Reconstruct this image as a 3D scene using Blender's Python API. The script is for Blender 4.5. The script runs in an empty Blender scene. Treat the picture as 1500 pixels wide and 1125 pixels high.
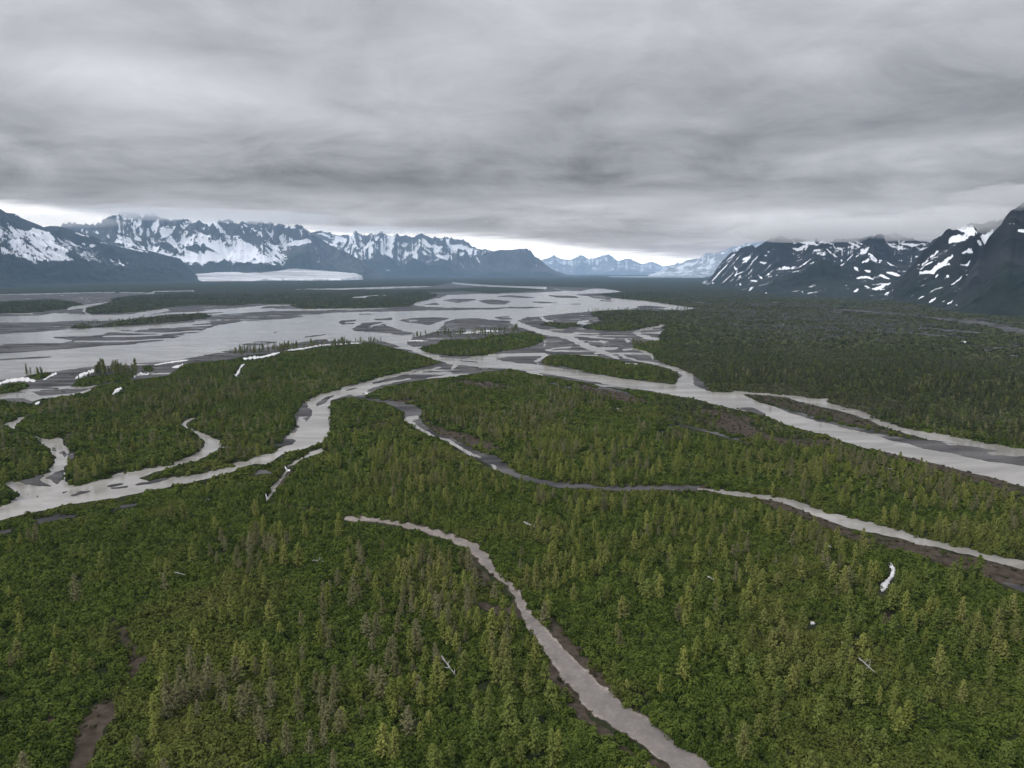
import bpy, bmesh, math, random
import numpy as np
from mathutils import Vector

# ------------------------------------------------------------------ basics
scene = bpy.context.scene
COL = scene.collection
random.seed(7)
RNG = np.random.default_rng(11)
HAZE_DENSITY, HAZE_COLOR, HAZE_TOP = 2.6e-5, (0.46, 0.70, 1.0), 1950.0
H = 150.0                      # height of the drone above the river plain, metres
F = 1040.0                     # focal length in pixels of the 1500 px wide photograph
PITCH = math.atan((562.5 - 399.0) / F)
CP, SP = math.cos(PITCH), math.sin(PITCH)


def ray(px, py):
    px = np.asarray(px, float); py = np.asarray(py, float)
    x = (px - 750.0) / F
    y = (562.5 - py) / F
    return x, CP + y * SP, -SP + y * CP


def ground(px, py, z=0.0):
    """photo pixel -> point of the plain"""
    dx, dy, dz = ray(px, py)
    t = (z - H) / dz
    return dx * t, dy * t


def project(x, y, z):
    zz = z - H
    d = y * CP - zz * SP
    d = np.where(d < 1e-3, 1e-3, d)
    u = y * SP + zz * CP
    return 750.0 + F * x / d, 562.5 - F * u / d


# ------------------------------------------------------------------ noise
_perm = np.random.default_rng(3).integers(0, 2 ** 31, 65536)


def _hash(ix, iy, seed):
    h = (ix.astype(np.int64) * 374761393 + iy.astype(np.int64) * 668265263 + seed * 974711) & 0x7FFFFFFF
    h = ((h ^ (h >> 13)) * 1274126177) & 0x7FFFFFFF
    return _perm[(h ^ (h >> 16)) & 65535] / float(2 ** 31)


def vnoise(x, y, seed=0):
    ix = np.floor(x); iy = np.floor(y)
    fx = x - ix; fy = y - iy
    fx = fx * fx * fx * (fx * (fx * 6 - 15) + 10)
    fy = fy * fy * fy * (fy * (fy * 6 - 15) + 10)
    a = _hash(ix, iy, seed); b = _hash(ix + 1, iy, seed)
    c = _hash(ix, iy + 1, seed); d = _hash(ix + 1, iy + 1, seed)
    return (a * (1 - fx) + b * fx) * (1 - fy) + (c * (1 - fx) + d * fx) * fy


def fbm(x, y, octv=4, seed=0, rough=0.5):
    s = 0.0; a = 1.0; t = 0.0
    for o in range(octv):
        s = s + a * vnoise(x * 2 ** o + 17.3 * o, y * 2 ** o - 9.1 * o, seed + o)
        t += a; a *= rough
    return s / t


def ridged(x, y, octv=5, seed=0, rough=0.5):
    s = 0.0; a = 1.0; t = 0.0; w = 1.0
    for o in range(octv):
        n = 1.0 - np.abs(2 * vnoise(x * 2 ** o + 5.7 * o, y * 2 ** o + 3.1 * o, seed + o) - 1)
        n = n * n * w
        w = np.clip(n * 1.6, 0.15, 1)
        s = s + a * n; t += a; a *= rough
    return s / t


def sstep(a, b, x):
    t = np.clip((x - a) / (b - a), 0, 1)
    return t * t * (3 - 2 * t)


# ------------------------------------------------------------------ rasters of traced outlines
class Raster:
    def __init__(self, x0, x1, y0, y1, sx, sy):
        self.x0, self.y0, self.sx, self.sy = x0, y0, sx, sy
        self.w = int((x1 - x0) * sx); self.h = int((y1 - y0) * sy)

    def new(self):
        return np.zeros((self.h, self.w), np.float32)

    def poly(self, img, pts, val=1.0):
        p = np.array(pts, float)
        X = (p[:, 0] - self.x0) * self.sx; Y = (p[:, 1] - self.y0) * self.sy
        X2 = np.roll(X, -1); Y2 = np.roll(Y, -1)
        r0 = max(0, int(math.floor(Y.min()))); r1 = min(self.h - 1, int(math.ceil(Y.max())))
        for r in range(r0, r1 + 1):
            yc = r + 0.5
            m = (Y <= yc) != (Y2 <= yc)
            if not m.any():
                continue
            xs = np.sort(X[m] + (yc - Y[m]) / (Y2[m] - Y[m]) * (X2[m] - X[m]))
            for k in range(0, len(xs) - 1, 2):
                a = max(0, int(round(xs[k]))); b = min(self.w, int(round(xs[k + 1])))
                if b > a:
                    img[r, a:b] = val

    def line(self, img, pts, t, val=1.0):
        """stroke of thickness t (a number or one per point), in photo pixels"""
        self.poly(img, stroke(pts, t), val)

    def blur(self, img, rx, ry):
        def box(a, n, ax):
            if n < 1:
                return a
            k = 2 * n + 1
            pad = [(0, 0), (0, 0)]; pad[ax] = (n + 1, n)
            c = np.cumsum(np.pad(a, pad, mode='edge'), axis=ax, dtype=np.float64)
            if ax == 0:
                return ((c[k:] - c[:-k]) / k).astype(np.float32)
            return ((c[:, k:] - c[:, :-k]) / k).astype(np.float32)
        nx = int(round(rx * self.sx)); ny = int(round(ry * self.sy))
        for _ in range(2):
            img = box(box(img, nx, 1), ny, 0)
        return img

    def sample(self, img, px, py):
        u = np.clip((px - self.x0) * self.sx - 0.5, 0, self.w - 1.001)
        v = np.clip((py - self.y0) * self.sy - 0.5, 0, self.h - 1.001)
        i = u.astype(np.int32); j = v.astype(np.int32)
        fu = (u - i).astype(np.float32); fv = (v - j).astype(np.float32)
        return (img[j, i] * (1 - fu) + img[j, i + 1] * fu) * (1 - fv) + (img[j + 1, i] * (1 - fu) + img[j + 1, i + 1] * fu) * fv


def stroke(pts, t, taper=False):
    p = np.array(pts, float)
    t = np.full(len(p), t, float) if np.isscalar(t) else np.array(t, float)
    d = np.gradient(p, axis=0)
    n = np.stack([-d[:, 1], d[:, 0]], 1)
    n /= np.maximum(np.linalg.norm(n, axis=1, keepdims=True), 1e-6)
    t = t.copy()
    if taper:
        t[0] *= 0.35; t[-1] *= 0.35
    a = p + n * t[:, None] * 0.5; b = p - n * t[:, None] * 0.5
    return list(map(tuple, a)) + list(map(tuple, b[::-1]))


R = Raster(-320, 1820, 396, 1210, 1.5, 3.0)
gravel, water, brown, track, snowy, sparse = (R.new() for _ in range(6))

# ---- braided plain
R.poly(gravel, [(-320, 437), (-200, 434), (0, 432), (60, 431), (150, 429), (230, 430), (300, 427), (420, 424), (560, 421), (640, 419),
                (664, 413), (720, 418), (800, 420), (880, 422), (905, 425), (912, 428), (870, 431), (905, 437), (950, 441), (985, 446),
                (1022, 451), (1012, 455), (985, 457), (965, 470), (975, 478), (965, 502), (968, 515), (970, 530), (990, 537), (1005, 543),
                (1012, 546), (1020, 552), (1030, 560), (1040, 570), (1018, 572), (1000, 583), (950, 574), (905, 570), (880, 566), (850, 560), (830, 557),
                (790, 549), (760, 544), (745, 542), (715, 545), (690, 548), (660, 553), (630, 556), (600, 560), (570, 566), (548, 574),
                (530, 582), (500, 584), (486, 588), (483, 612), (482, 632), (470, 650), (440, 655), (405, 655), (432, 625), (433, 606),
                (446, 588), (480, 574), (520, 565), (560, 551), (610, 540), (648, 531), (620, 522), (580, 511), (550, 503), (510, 503),
                (480, 507), (440, 511), (410, 517), (370, 520), (330, 528), (275, 533), (245, 551), (200, 557), (150, 563), (130, 572),
                (100, 579), (60, 584), (48, 592), (0, 587), (-200, 605), (-320, 620)])
for p in [
    [(-320, 446), (0, 442), (40, 440), (75, 438), (100, 441), (125, 447), (100, 452), (70, 456), (30, 459), (0, 459), (-320, 463)],
    [(127, 458), (140, 460), (180, 459), (215, 455), (250, 450), (290, 447), (340, 448), (375, 445), (420, 446), (440, 452), (480, 452),
     (550, 451), (600, 449), (605, 444), (625, 438), (641, 435), (640, 431), (620, 429), (680, 427), (720, 430), (760, 428), (800, 425),
     (790, 421.5), (700, 421), (660, 423), (600, 424), (500, 425), (420, 424), (340, 425), (290, 428), (230, 431), (190, 433), (160, 438),
     (165, 442), (150, 447), (130, 452)],
    # long wooded islands in the plain
    [(106, 481), (112, 476), (130, 476), (134, 479), (150, 476), (200, 468), (250, 463), (300, 459), (312, 461), (300, 466), (270, 470), (230, 474), (170, 478), (140, 480)],
    [(-320, 600), (0, 567), (20, 561), (40, 562), (42, 567), (20, 574), (0, 576), (-320, 630)],
    [(105, 566), (108, 558), (125, 553), (140, 551), (190, 547), (200, 551), (190, 556), (160, 560), (130, 565)],
    [(210, 536), (222, 536), (227, 541), (222, 545), (212, 545)],
    [(35, 555), (45, 546), (60, 545), (75, 547), (60, 556)],
    # the wooded island in midstream, and the sparse wood behind it
    [(612, 510), (640, 504), (650, 498), (700, 497), (740, 490), (780, 487), (794, 494), (796, 500), (780, 507), (740, 514), (700, 522), (660, 521), (630, 517)],
    [(793, 532), (800, 522), (815, 519), (850, 521), (880, 524), (900, 528), (940, 532), (970, 538), (992, 547), (994, 552), (988, 562), (960, 559), (930, 556), (900, 552), (860, 545), (830, 538), (800, 535)],
    [(862, 459), (880, 456), (920, 455), (1000, 456), (975, 474), (945, 480), (915, 485), (880, 484), (850, 480), (885, 470)],
    [(785, 476), (810, 473), (850, 474), (850, 480), (820, 481)],
    [(925, 508), (950, 500), (970, 500), (972, 530), (960, 527), (955, 517), (930, 510)],
]:
    R.poly(gravel, p, 0.0)

# ---- water
for p in [
    [(-320, 466), (0, 464), (60, 462), (75, 459), (120, 461), (190, 461), (210, 456), (245, 452), (247, 456), (225, 459), (200, 465), (190, 468), (120, 469), (60, 471), (0, 472), (-320, 475)],
    [(-320, 492), (0, 490), (60, 486), (105, 482), (160, 480), (220, 477), (260, 474), (300, 470), (310, 472), (260, 478), (180, 481), (165, 484), (150, 490), (130, 492), (70, 493), (95, 497), (110, 499), (90, 502), (0, 503), (-320, 507)],
    [(-320, 525), (0, 518), (50, 515), (100, 511), (150, 507), (200, 504), (250, 497), (290, 487), (320, 476), (360, 471), (420, 467), (450, 463), (480, 459), (520, 456), (600, 455), (600, 500), (560, 500),
     (500, 497), (470, 497), (430, 503), (400, 507), (380, 510), (330, 514), (300, 519), (270, 526), (240, 530), (200, 532), (160, 534), (130, 537), (100, 541), (70, 545), (30, 552), (0, 556), (-320, 585)],
    [(605, 443), (630, 440), (648, 436), (655, 432), (690, 431), (740, 430), (780, 429), (800, 428), (850, 425), (880, 423), (905, 426), (911, 427), (890, 429), (860, 430), (840, 432), (860, 434), (900, 437), (950, 441),
     (980, 446), (1005, 449), (1020, 451), (1012, 453), (985, 453), (940, 450), (925, 452), (900, 454), (870, 456), (840, 458), (800, 462), (780, 465), (750, 470), (720, 468), (690, 466), (668, 467), (652, 471), (645, 480),
     (640, 484), (625, 490), (600, 495), (590, 500), (560, 500), (480, 500), (480, 462), (560, 457), (600, 455), (640, 452), (650, 450), (625, 449), (606, 447)],
    # main stem running off to the right
    [(590, 497), (600, 506), (620, 515), (645, 523), (680, 526), (700, 523), (740, 518), (770, 517), (800, 517), (795, 520), (745, 522), (725, 525), (735, 529), (760, 532), (800, 536), (850, 545), (900, 553), (950, 560), (986, 564),
     (993, 557), (998, 549), (996, 544), (980, 540), (966, 535), (975, 534), (990, 537), (1005, 543), (1012, 547), (1015, 555), (1018, 565), (1035, 572), (1085, 575), (1130, 577), (1180, 582), (1208, 584), (1209, 578), (1214, 583), (1215, 590),
     (1260, 600), (1290, 613), (1320, 625), (1370, 633), (1430, 645), (1500, 657), (1820, 715), (1820, 800), (1700, 765), (1500, 714), (1450, 700), (1400, 688), (1350, 676), (1310, 666), (1265, 657), (1230, 645), (1200, 636), (1150, 622), (1133, 615),
     (1120, 608), (1080, 601), (1035, 590), (1000, 581), (950, 572), (900, 566), (880, 561), (850, 556), (830, 552), (780, 545), (750, 540), (700, 537), (660, 533), (645, 529), (620, 521), (600, 512), (580, 505), (560, 500)],
    [(545, 560), (520, 566), (480, 573), (455, 583), (447, 588), (452, 594), (458, 602), (455, 615), (450, 622), (442, 612), (437, 615), (438, 630), (432, 643), (428, 651), (405, 659), (380, 667), (345, 678), (300, 692), (250, 699),
     (215, 704), (202, 701), (230, 691), (255, 685), (290, 675), (300, 670), (315, 662), (325, 655), (325, 645), (310, 640), (297, 633), (280, 628), (272, 622), (288, 613), (290, 608), (280, 612), (265, 620), (262, 624), (280, 632), (292, 638), (299, 648),
     (297, 655), (290, 662), (270, 670), (240, 680), (200, 688), (175, 693), (140, 703), (100, 711), (97, 700), (95, 690), (100, 680), (105, 670), (101, 660), (96, 652), (92, 642), (85, 640), (75, 642), (60, 641), (40, 634), (26, 628), (22, 622), (35, 614), (47, 604),
     (40, 606), (25, 612), (10, 619), (4, 624), (15, 626), (25, 630), (45, 638), (60, 648), (75, 662), (80, 672), (79, 680), (70, 690), (50, 699), (20, 704), (4, 706), (13, 714), (25, 724), (22, 731), (0, 741), (-320, 790), (-320, 850), (0, 763), (40, 754), (70, 748), (90, 741),
     (120, 737), (160, 731), (200, 724), (240, 715), (300, 703), (330, 696), (345, 689), (370, 681), (390, 681), (395, 678), (410, 668), (430, 661), (450, 656), (470, 648), (478, 640), (482, 630), (484, 612), (483, 600), (485, 587), (500, 580), (522, 574), (545, 568)],
    [(0, 579), (40, 575), (60, 580), (100, 577), (125, 572), (138, 569), (120, 577), (90, 581), (60, 585), (48, 588), (30, 583), (0, 584), (-320, 612), (-320, 604)],
    [(875, 404.2), (1034, 404.2), (1034, 407), (900, 406.4)],
]:
    R.poly(water, p)
for p, t in [
    ([(-320, 436), (0, 431.5), (80, 430), (150, 428), (226, 429.2)], 1.6), ([(222, 427), (285, 426)], 1.8), ([(300, 425), (350, 424), (440, 424)], 1.0),
    ([(430, 423.5), (500, 423), (570, 421), (640, 419)], [1, 1.5, 2.4, 1]), ([(660, 413.5), (668, 415), (690, 417), (720, 418.5), (760, 420.5), (800, 422)], [1, 1.6, 1.6, 2, 2.6, 4]),
    ([(96, 452.5), (110, 450), (125, 448.5), (145, 445), (165, 442.5)], [3, 5, 3.5, 2, 1.2]), ([(120, 450), (123, 455), (130, 461)], 3.5),
    ([(515, 436), (525, 436), (545, 433), (580, 432)], [2, 3.4, 1.6, 1.2]), ([(525, 435), (542, 438.5)], 1.6), ([(590, 428), (605, 426)], 1.2),
    ([(185, 466), (250, 459), (300, 457), (370, 455), (400, 452)], 1.6), ([(300, 461), (350, 458), (400, 454)], 1.8), ([(290, 457), (350, 452), (400, 447), (445, 446)], 1.5), ([(330, 457), (362, 453), (385, 450)], 3),
    ([(400, 454), (450, 453), (550, 452), (600, 452)], 2), ([(0, 459.5), (50, 459)], 1.4), ([(365, 432), (390, 431.5)], 1.2), ([(370, 442.5), (380, 441)], 1.6),
    ([(150, 487), (165, 485), (185, 487), (240, 488), (290, 485)], 1.4), ([(150, 493), (200, 492), (240, 490)], 1.3), ([(110, 500), (180, 500), (250, 496)], 1.4), ([(160, 482), (230, 480), (310, 476)], 1.6),
    ([(750, 471), (765, 477), (790, 485), (825, 492), (840, 497), (860, 508), (875, 512), (888, 511), (905, 510)], [7, 6, 6, 6, 7, 7, 6, 4, 2.4]), ([(825, 491), (860, 493), (897, 496)], 1.8),
    ([(876, 513), (890, 518), (898, 523), (908, 526)], [4, 5, 4, 1.5]), ([(872, 518), (890, 516)], 2), ([(912, 513), (930, 511), (950, 516), (955, 523), (958, 527)], 2.6), ([(905, 518), (915, 524), (940, 529), (967, 533)], 2.4),
    ([(932, 484), (950, 481), (965, 477), (976, 475)], 3.2), ([(930, 486), (940, 492), (955, 496), (966, 498)], [4, 4.5, 5, 5]), ([(930, 472), (945, 476)], 2.6), ([(963, 487), (972, 486)], 2.5),
    ([(793, 464), (800, 470), (808, 472)], 3.4), ([(845, 476), (850, 472), (862, 470)], 2.5), ([(850, 474), (900, 474)], 1.4), ([(832, 479), (842, 478)], 2.4), ([(854, 481), (858, 479)], 3), ([(805, 482.5), (825, 482.5)], 1.6),
    ([(879, 498), (887, 502)], 2), ([(915, 497), (922, 502)], 2.6), ([(795, 494), (798, 500), (796, 508)], 2.2), ([(800, 518), (795, 524), (784, 530), (790, 533)], [6, 4, 3.4, 2]), ([(912, 532), (935, 533.5)], 2.4),
    ([(500, 570), (530, 562), (560, 554), (590, 547), (606, 543)], [7, 5, 4.4, 3.6, 2]), ([(520, 577), (540, 569), (560, 562), (600, 555)], [6, 4, 3, 2]), ([(662, 540), (670, 533)], [4, 6]), ([(610, 546), (645, 538)], 1.6),
    ([(625, 554), (660, 551), (688, 548)], [1.4, 3, 1.4]), ([(770, 545), (782, 547), (797, 550)], [1.4, 3, 1]), ([(870, 563), (885, 566), (902, 566)], [1, 2.6, 1]), ([(830, 565), (838, 566)], 1.8), ([(845, 568), (860, 568)], 1.6),
    ([(326, 655), (350, 655.5), (380, 654), (402, 651)], [3, 1.8, 1.6, 2]),
    ([(92, 640), (105, 635), (118, 628)], [3, 1.6, 1]),
    ([(593, 614), (605, 622), (632, 638), (655, 646), (690, 664), (704, 671)], [5, 4, 3.4, 3.4, 4.4, 2]), ([(718, 680), (728, 688), (738, 692)], [2, 3, 1]), ([(592, 613), (615, 611)], 3.2),
    ([(474, 658), (455, 666), (444, 670)], [6, 8, 5]), ([(442, 671), (432, 676), (420, 684)], 5), ([(424, 686), (412, 704), (402, 716), (392, 734)], [4, 6, 8, 6]),
    ([(1024, 716), (1045, 719), (1080, 724), (1115, 727), (1140, 731), (1165, 738), (1190, 748), (1220, 759), (1260, 769), (1300, 778), (1340, 790), (1385, 800), (1420, 809), (1460, 819), (1500, 829), (1700, 880), (1820, 910)],
     [4, 7, 9, 9, 10, 12, 13, 16, 18, 17, 15, 12, 13, 13, 15, 16, 16]),
    ([(900, 597), (908, 601), (920, 606)], [4, 3.4, 1.6]), ([(904, 594), (910, 597)], 3), ([(1035, 461), (1050, 462.5), (1062, 460)], 1.4), ([(1130, 447.5), (1142, 446)], 1.4), ([(1012, 440), (1020, 439)], 1.6),
    ([(1325, 660), (1345, 663)], 1.2), ([(1195, 571), (1199, 571)], 1.4),
]:
    R.line(water, p, t)
# gravel bars and islands standing in the water
for p in [
    [(647, 441), (665, 437), (700, 438), (690, 442), (670, 444)], [(697, 440), (720, 438), (750, 441), (740, 446), (715, 446)], [(620, 446), (640, 443), (645, 447), (630, 448)],
    [(560, 452), (640, 450.5), (800, 450), (760, 453), (650, 455), (600, 456), (520, 457), (490, 459), (540, 454)], [(720, 434), (750, 432), (788, 436), (760, 437)], [(500, 461), (540, 459), (600, 459), (540, 461)],
    [(775, 441), (810, 442), (822, 445), (785, 444)], [(798, 432), (840, 433), (850, 437), (815, 436)], [(870, 440), (890, 439), (912, 441), (890, 442)], [(828, 445), (845, 444), (856, 446), (840, 448)],
    [(745, 449), (775, 449), (815, 450), (780, 451), (745, 453)], [(820, 424), (860, 424), (850, 427), (830, 426)], [(925, 449), (945, 447), (990, 451), (960, 452)], [(860, 433.5), (880, 434), (900, 439), (870, 437)],
    [(515, 482), (530, 473), (560, 471), (570, 478), (590, 484), (606, 488), (590, 492), (570, 489), (550, 487), (520, 486)], [(575, 471), (600, 466), (640, 464), (660, 466), (640, 472), (630, 477), (615, 478), (595, 474)],
    [(647, 478), (652, 471), (670, 467), (700, 466), (720, 470), (740, 476), (760, 482), (740, 482), (700, 480), (665, 482), (650, 481)], [(545, 467), (575, 464), (575, 469), (555, 470)], [(497, 470), (525, 467), (520, 474), (500, 477)],
    [(720, 464), (745, 463), (752, 468), (735, 469)], [(762, 468), (770, 464), (788, 464), (790, 469), (775, 472)], [(352, 506), (365, 501), (385, 499), (410, 501), (395, 504), (370, 507)], [(428, 495), (450, 492), (479, 489), (478, 491), (450, 495)], [(398, 487), (408, 484), (411, 485), (403, 488)],
    [(-320, 534), (0, 526), (60, 522), (90, 521), (60, 525), (0, 528)], [(1088, 578), (1105, 577), (1150, 580), (1165, 587), (1210, 597), (1250, 608), (1275, 616), (1290, 625), (1330, 635), (1360, 645), (1388, 647), (1400, 650), (1430, 655), (1500, 668), (1820, 725), (1820, 760), (1500, 682), (1450, 676), (1400, 665), (1350, 656), (1300, 643), (1260, 632), (1225, 623), (1200, 618), (1165, 607), (1120, 591)],
    [(26, 706), (60, 697), (72, 694), (61, 703), (62, 708), (76, 714), (55, 713), (35, 710)], [(70, 700), (93, 688), (91, 702), (82, 711)], [(85, 664), (92, 660), (100, 665), (96, 672)], [(100, 664), (110, 664), (113, 670), (104, 676)],
    [(152, 713), (175, 707), (180, 709), (160, 714)], [(100, 726), (120, 719), (142, 718), (125, 722), (104, 727)], [(160, 715), (185, 711), (188, 713), (165, 717)], [(195, 710), (230, 702), (250, 701), (225, 707), (200, 712)], [(88, 722), (97, 719), (92, 724)], [(41, 724), (46, 723), (45, 726)], [(56, 727), (60, 725), (59, 729)],
    [(462, 592), (474, 583), (500, 573), (530, 566), (520, 570), (490, 580), (472, 592), (464, 598)], [(477, 617), (484, 615), (484, 620), (479, 620)], [(505, 566), (530, 559), (555, 553), (545, 558), (520, 565)],
    [(1080, 597), (1100, 597), (1123, 607), (1115, 609), (1095, 603)], [(1232, 599), (1240, 599), (1238, 601)], [(1455, 666), (1480, 663), (1520, 670), (1500, 672)], [(640, 487), (650, 482), (672, 484), (650, 490)],
    [(655, 526), (700, 530), (706, 532), (680, 530)],
]:
    R.poly(water, p, 0.0); R.poly(gravel, p)
for p in [[(1090, 579), (1110, 578), (1150, 582), (1165, 588), (1210, 599), (1250, 610), (1280, 621), (1330, 637), (1380, 648), (1330, 644), (1280, 632), (1230, 622), (1190, 611), (1150, 600), (1110, 588)]]:
    R.poly(gravel, p, 0.0); R.poly(sparse, p); R.poly(brown, p, 0.55)
R.line(water, [(1070, 571), (1095, 575.5), (1130, 578), (1165, 581), (1195, 586)], [3, 4, 4.5, 5, 5])
# thin braids breaking up the bars
for p, t in [([(540, 479), (575, 470), (600, 473), (640, 480)], 1.2), ([(505, 473), (540, 470)], 1.6), ([(600, 471), (612, 469)], 1.4), ([(690, 523), (725, 519)], 2), ([(840, 487), (880, 490)], 1.0), ([(800, 512), (840, 508)], 0.8), ([(30, 497), (90, 489)], 1.0)]:
    R.line(water, p, t)
# stony courses
R.poly(gravel, [(521, 579), (545, 584), (580, 590), (600, 591), (612, 595), (619, 602), (615, 612), (620, 620), (630, 630), (640, 636), (660, 644), (680, 652), (700, 660), (725, 665), (738, 680), (760, 695), (780, 702), (800, 705),
                (850, 715), (830, 717), (790, 709), (765, 701), (740, 696), (728, 691), (705, 676), (685, 669), (655, 647), (635, 641), (610, 626), (595, 616), (590, 604), (575, 595), (545, 588), (520, 583)])
R.line(gravel, [(968, 632), (985, 622.5), (1010, 626), (1050, 636), (1090, 648), (1102, 653)], [2, 4, 4, 4, 4, 1])
for p, t in [([(1190, 452), (1250, 455), (1330, 462), (1400, 470), (1440, 473), (1500, 487), (1820, 540)], [1, 2, 2, 4, 6, 11, 20]), ([(1340, 479), (1400, 485), (1440, 488)], 3), ([(1290, 488), (1340, 488), (1424, 495)], 2), ([(1128, 473), (1165, 480)], 2), ([(1460, 520), (1500, 522)], 2),
             ([(1440, 513), (1500, 505)], 4), ([(1200, 457), (1240, 459)], 1.2), ([(1010, 442), (1045, 445)], 1.4), ([(1090, 444), (1150, 444)], 1.0), ([(50, 765), (85, 757), (112, 756)], [10, 12, 5]), ([(163, 750), (180, 742), (200, 740)], [4, 9, 4]), ([(-20, 785), (18, 776)], 9),
             ([(370, 697), (385, 692), (398, 694)], [3, 8, 4]), ([(294, 728), (308, 733)], 4), ([(1470, 856), (1500, 866), (1600, 890)], [3, 8, 14]), ([(875, 568), (915, 575), (925, 582)], 3), ([(800, 560), (840, 570)], 2), ([(700, 562), (712, 568)], 2)]:
    R.line(gravel, p, t)
# dry brown flats with thin brush
for p in [
    [(1010, 612), (1090, 620), (1140, 640), (1220, 645), (1240, 655), (1160, 661), (1080, 640), (1020, 622)], [(800, 703), (850, 708), (900, 712), (960, 711), (1025, 711), (1060, 718), (1130, 726), (1125, 733), (1050, 728), (1000, 722), (900, 722), (840, 718)],
    [(1105, 731), (1140, 737), (1180, 752), (1215, 768), (1260, 782), (1300, 790), (1350, 800), (1400, 815), (1450, 826), (1500, 836), (1820, 915), (1820, 950), (1500, 872), (1450, 852), (1400, 838), (1340, 816), (1280, 800), (1240, 792), (1200, 772), (1160, 756), (1120, 742)],
    [(845, 562), (900, 572), (930, 580), (960, 590), (930, 594), (890, 588), (850, 575)], [(640, 560), (680, 556), (740, 562), (760, 570), (720, 572), (690, 568)], [(545, 586), (600, 584), (615, 590), (580, 592)],
    [(618, 606), (640, 622), (680, 635), (740, 655), (720, 662), (690, 655), (650, 642), (625, 624)], [(395, 722), (405, 702), (425, 688), (432, 690), (420, 706), (406, 724)], [(395, 735), (430, 741), (480, 746), (500, 750), (470, 752), (420, 747)],
    [(1300, 655), (1400, 668), (1500, 700), (1820, 760), (1820, 790), (1500, 728), (1400, 700), (1300, 672)], [(990, 600), (1060, 600), (1120, 618), (1100, 622), (1040, 612)], [(1290, 795), (1330, 800), (1340, 808), (1300, 804)],
    [(690, 878), (720, 884), (748, 888), (768, 908), (745, 912), (712, 900)], [(668, 810), (690, 815), (702, 832), (722, 858), (735, 880), (712, 872), (690, 842)], [(735, 855), (760, 862), (770, 880), (758, 870)],
    [(790, 948), (815, 985), (845, 1030), (880, 1070), (930, 1105), (980, 1130), (950, 1130), (890, 1095), (845, 1058), (812, 1015), (795, 975)], [(800, 900), (850, 950), (900, 1010), (905, 1030), (850, 985), (815, 940)],
]:
    R.poly(brown, p)
for p, t in [([(160, 905), (178, 932), (192, 955), (201, 968), (198, 987), (184, 1006)], [8, 18, 24, 30, 26, 12]), ([(176, 1034), (152, 1050), (132, 1075), (120, 1110), (112, 1160)], [14, 32, 38, 40, 44]), ([(80, 1040), (72, 1060), (66, 1080)], [6, 12, 6]),
             ([(815, 612), (840, 625), (865, 638), (892, 655)], [4, 5, 6, 3]), ([(880, 664), (950, 688), (1020, 705), (1060, 714)], [2, 3.4, 4, 3]), ([(500, 640), (530, 628), (562, 620), (580, 612)], [1, 4, 6, 2]), ([(590, 984), (640, 975), (735, 966)], 3), ([(700, 1080), (705, 1125)], 4),
             ([(1240, 950), (1270, 985), (1320, 1030), (1360, 1060)], [2, 5, 6, 4]), ([(1285, 872), (1300, 905), (1340, 945)], [4, 9, 6]), ([(1180, 885), (1200, 900), (1185, 915)], [4, 9, 6]), ([(410, 756), (500, 758), (600, 772), (690, 796), (715, 815)], [2, 3, 4, 6, 4]), ([(1210, 870), (1222, 890)], [4, 8])]:
    R.line(brown, p, t)
TRACK = [(505, 761), (540, 763), (580, 768), (620, 777), (660, 789), (690, 802), (705, 812), (712, 826), (724, 840), (738, 852), (750, 867), (760, 880), (766, 895), (780, 915), (800, 940), (820, 965), (845, 995), (870, 1025), (901, 1050), (956, 1083), (984, 1105), (1010, 1128), (1060, 1165)]
TRW = [6, 7, 8, 9, 10, 12, 14, 15, 11, 6, 10, 13, 12, 16, 21, 26, 32, 37, 38, 36, 38, 40, 44]
R.line(track, TRACK, [w * 1.08 for w in TRW])
R.line(gravel, [(728, 684), (750, 694), (772, 701), (805, 707)], [14, 11, 9, 8])
R.line(gravel, [(795, 705), (850, 713), (900, 717), (960, 716.5), (1026, 716)], [6, 7, 6.5, 6, 7])

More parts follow.
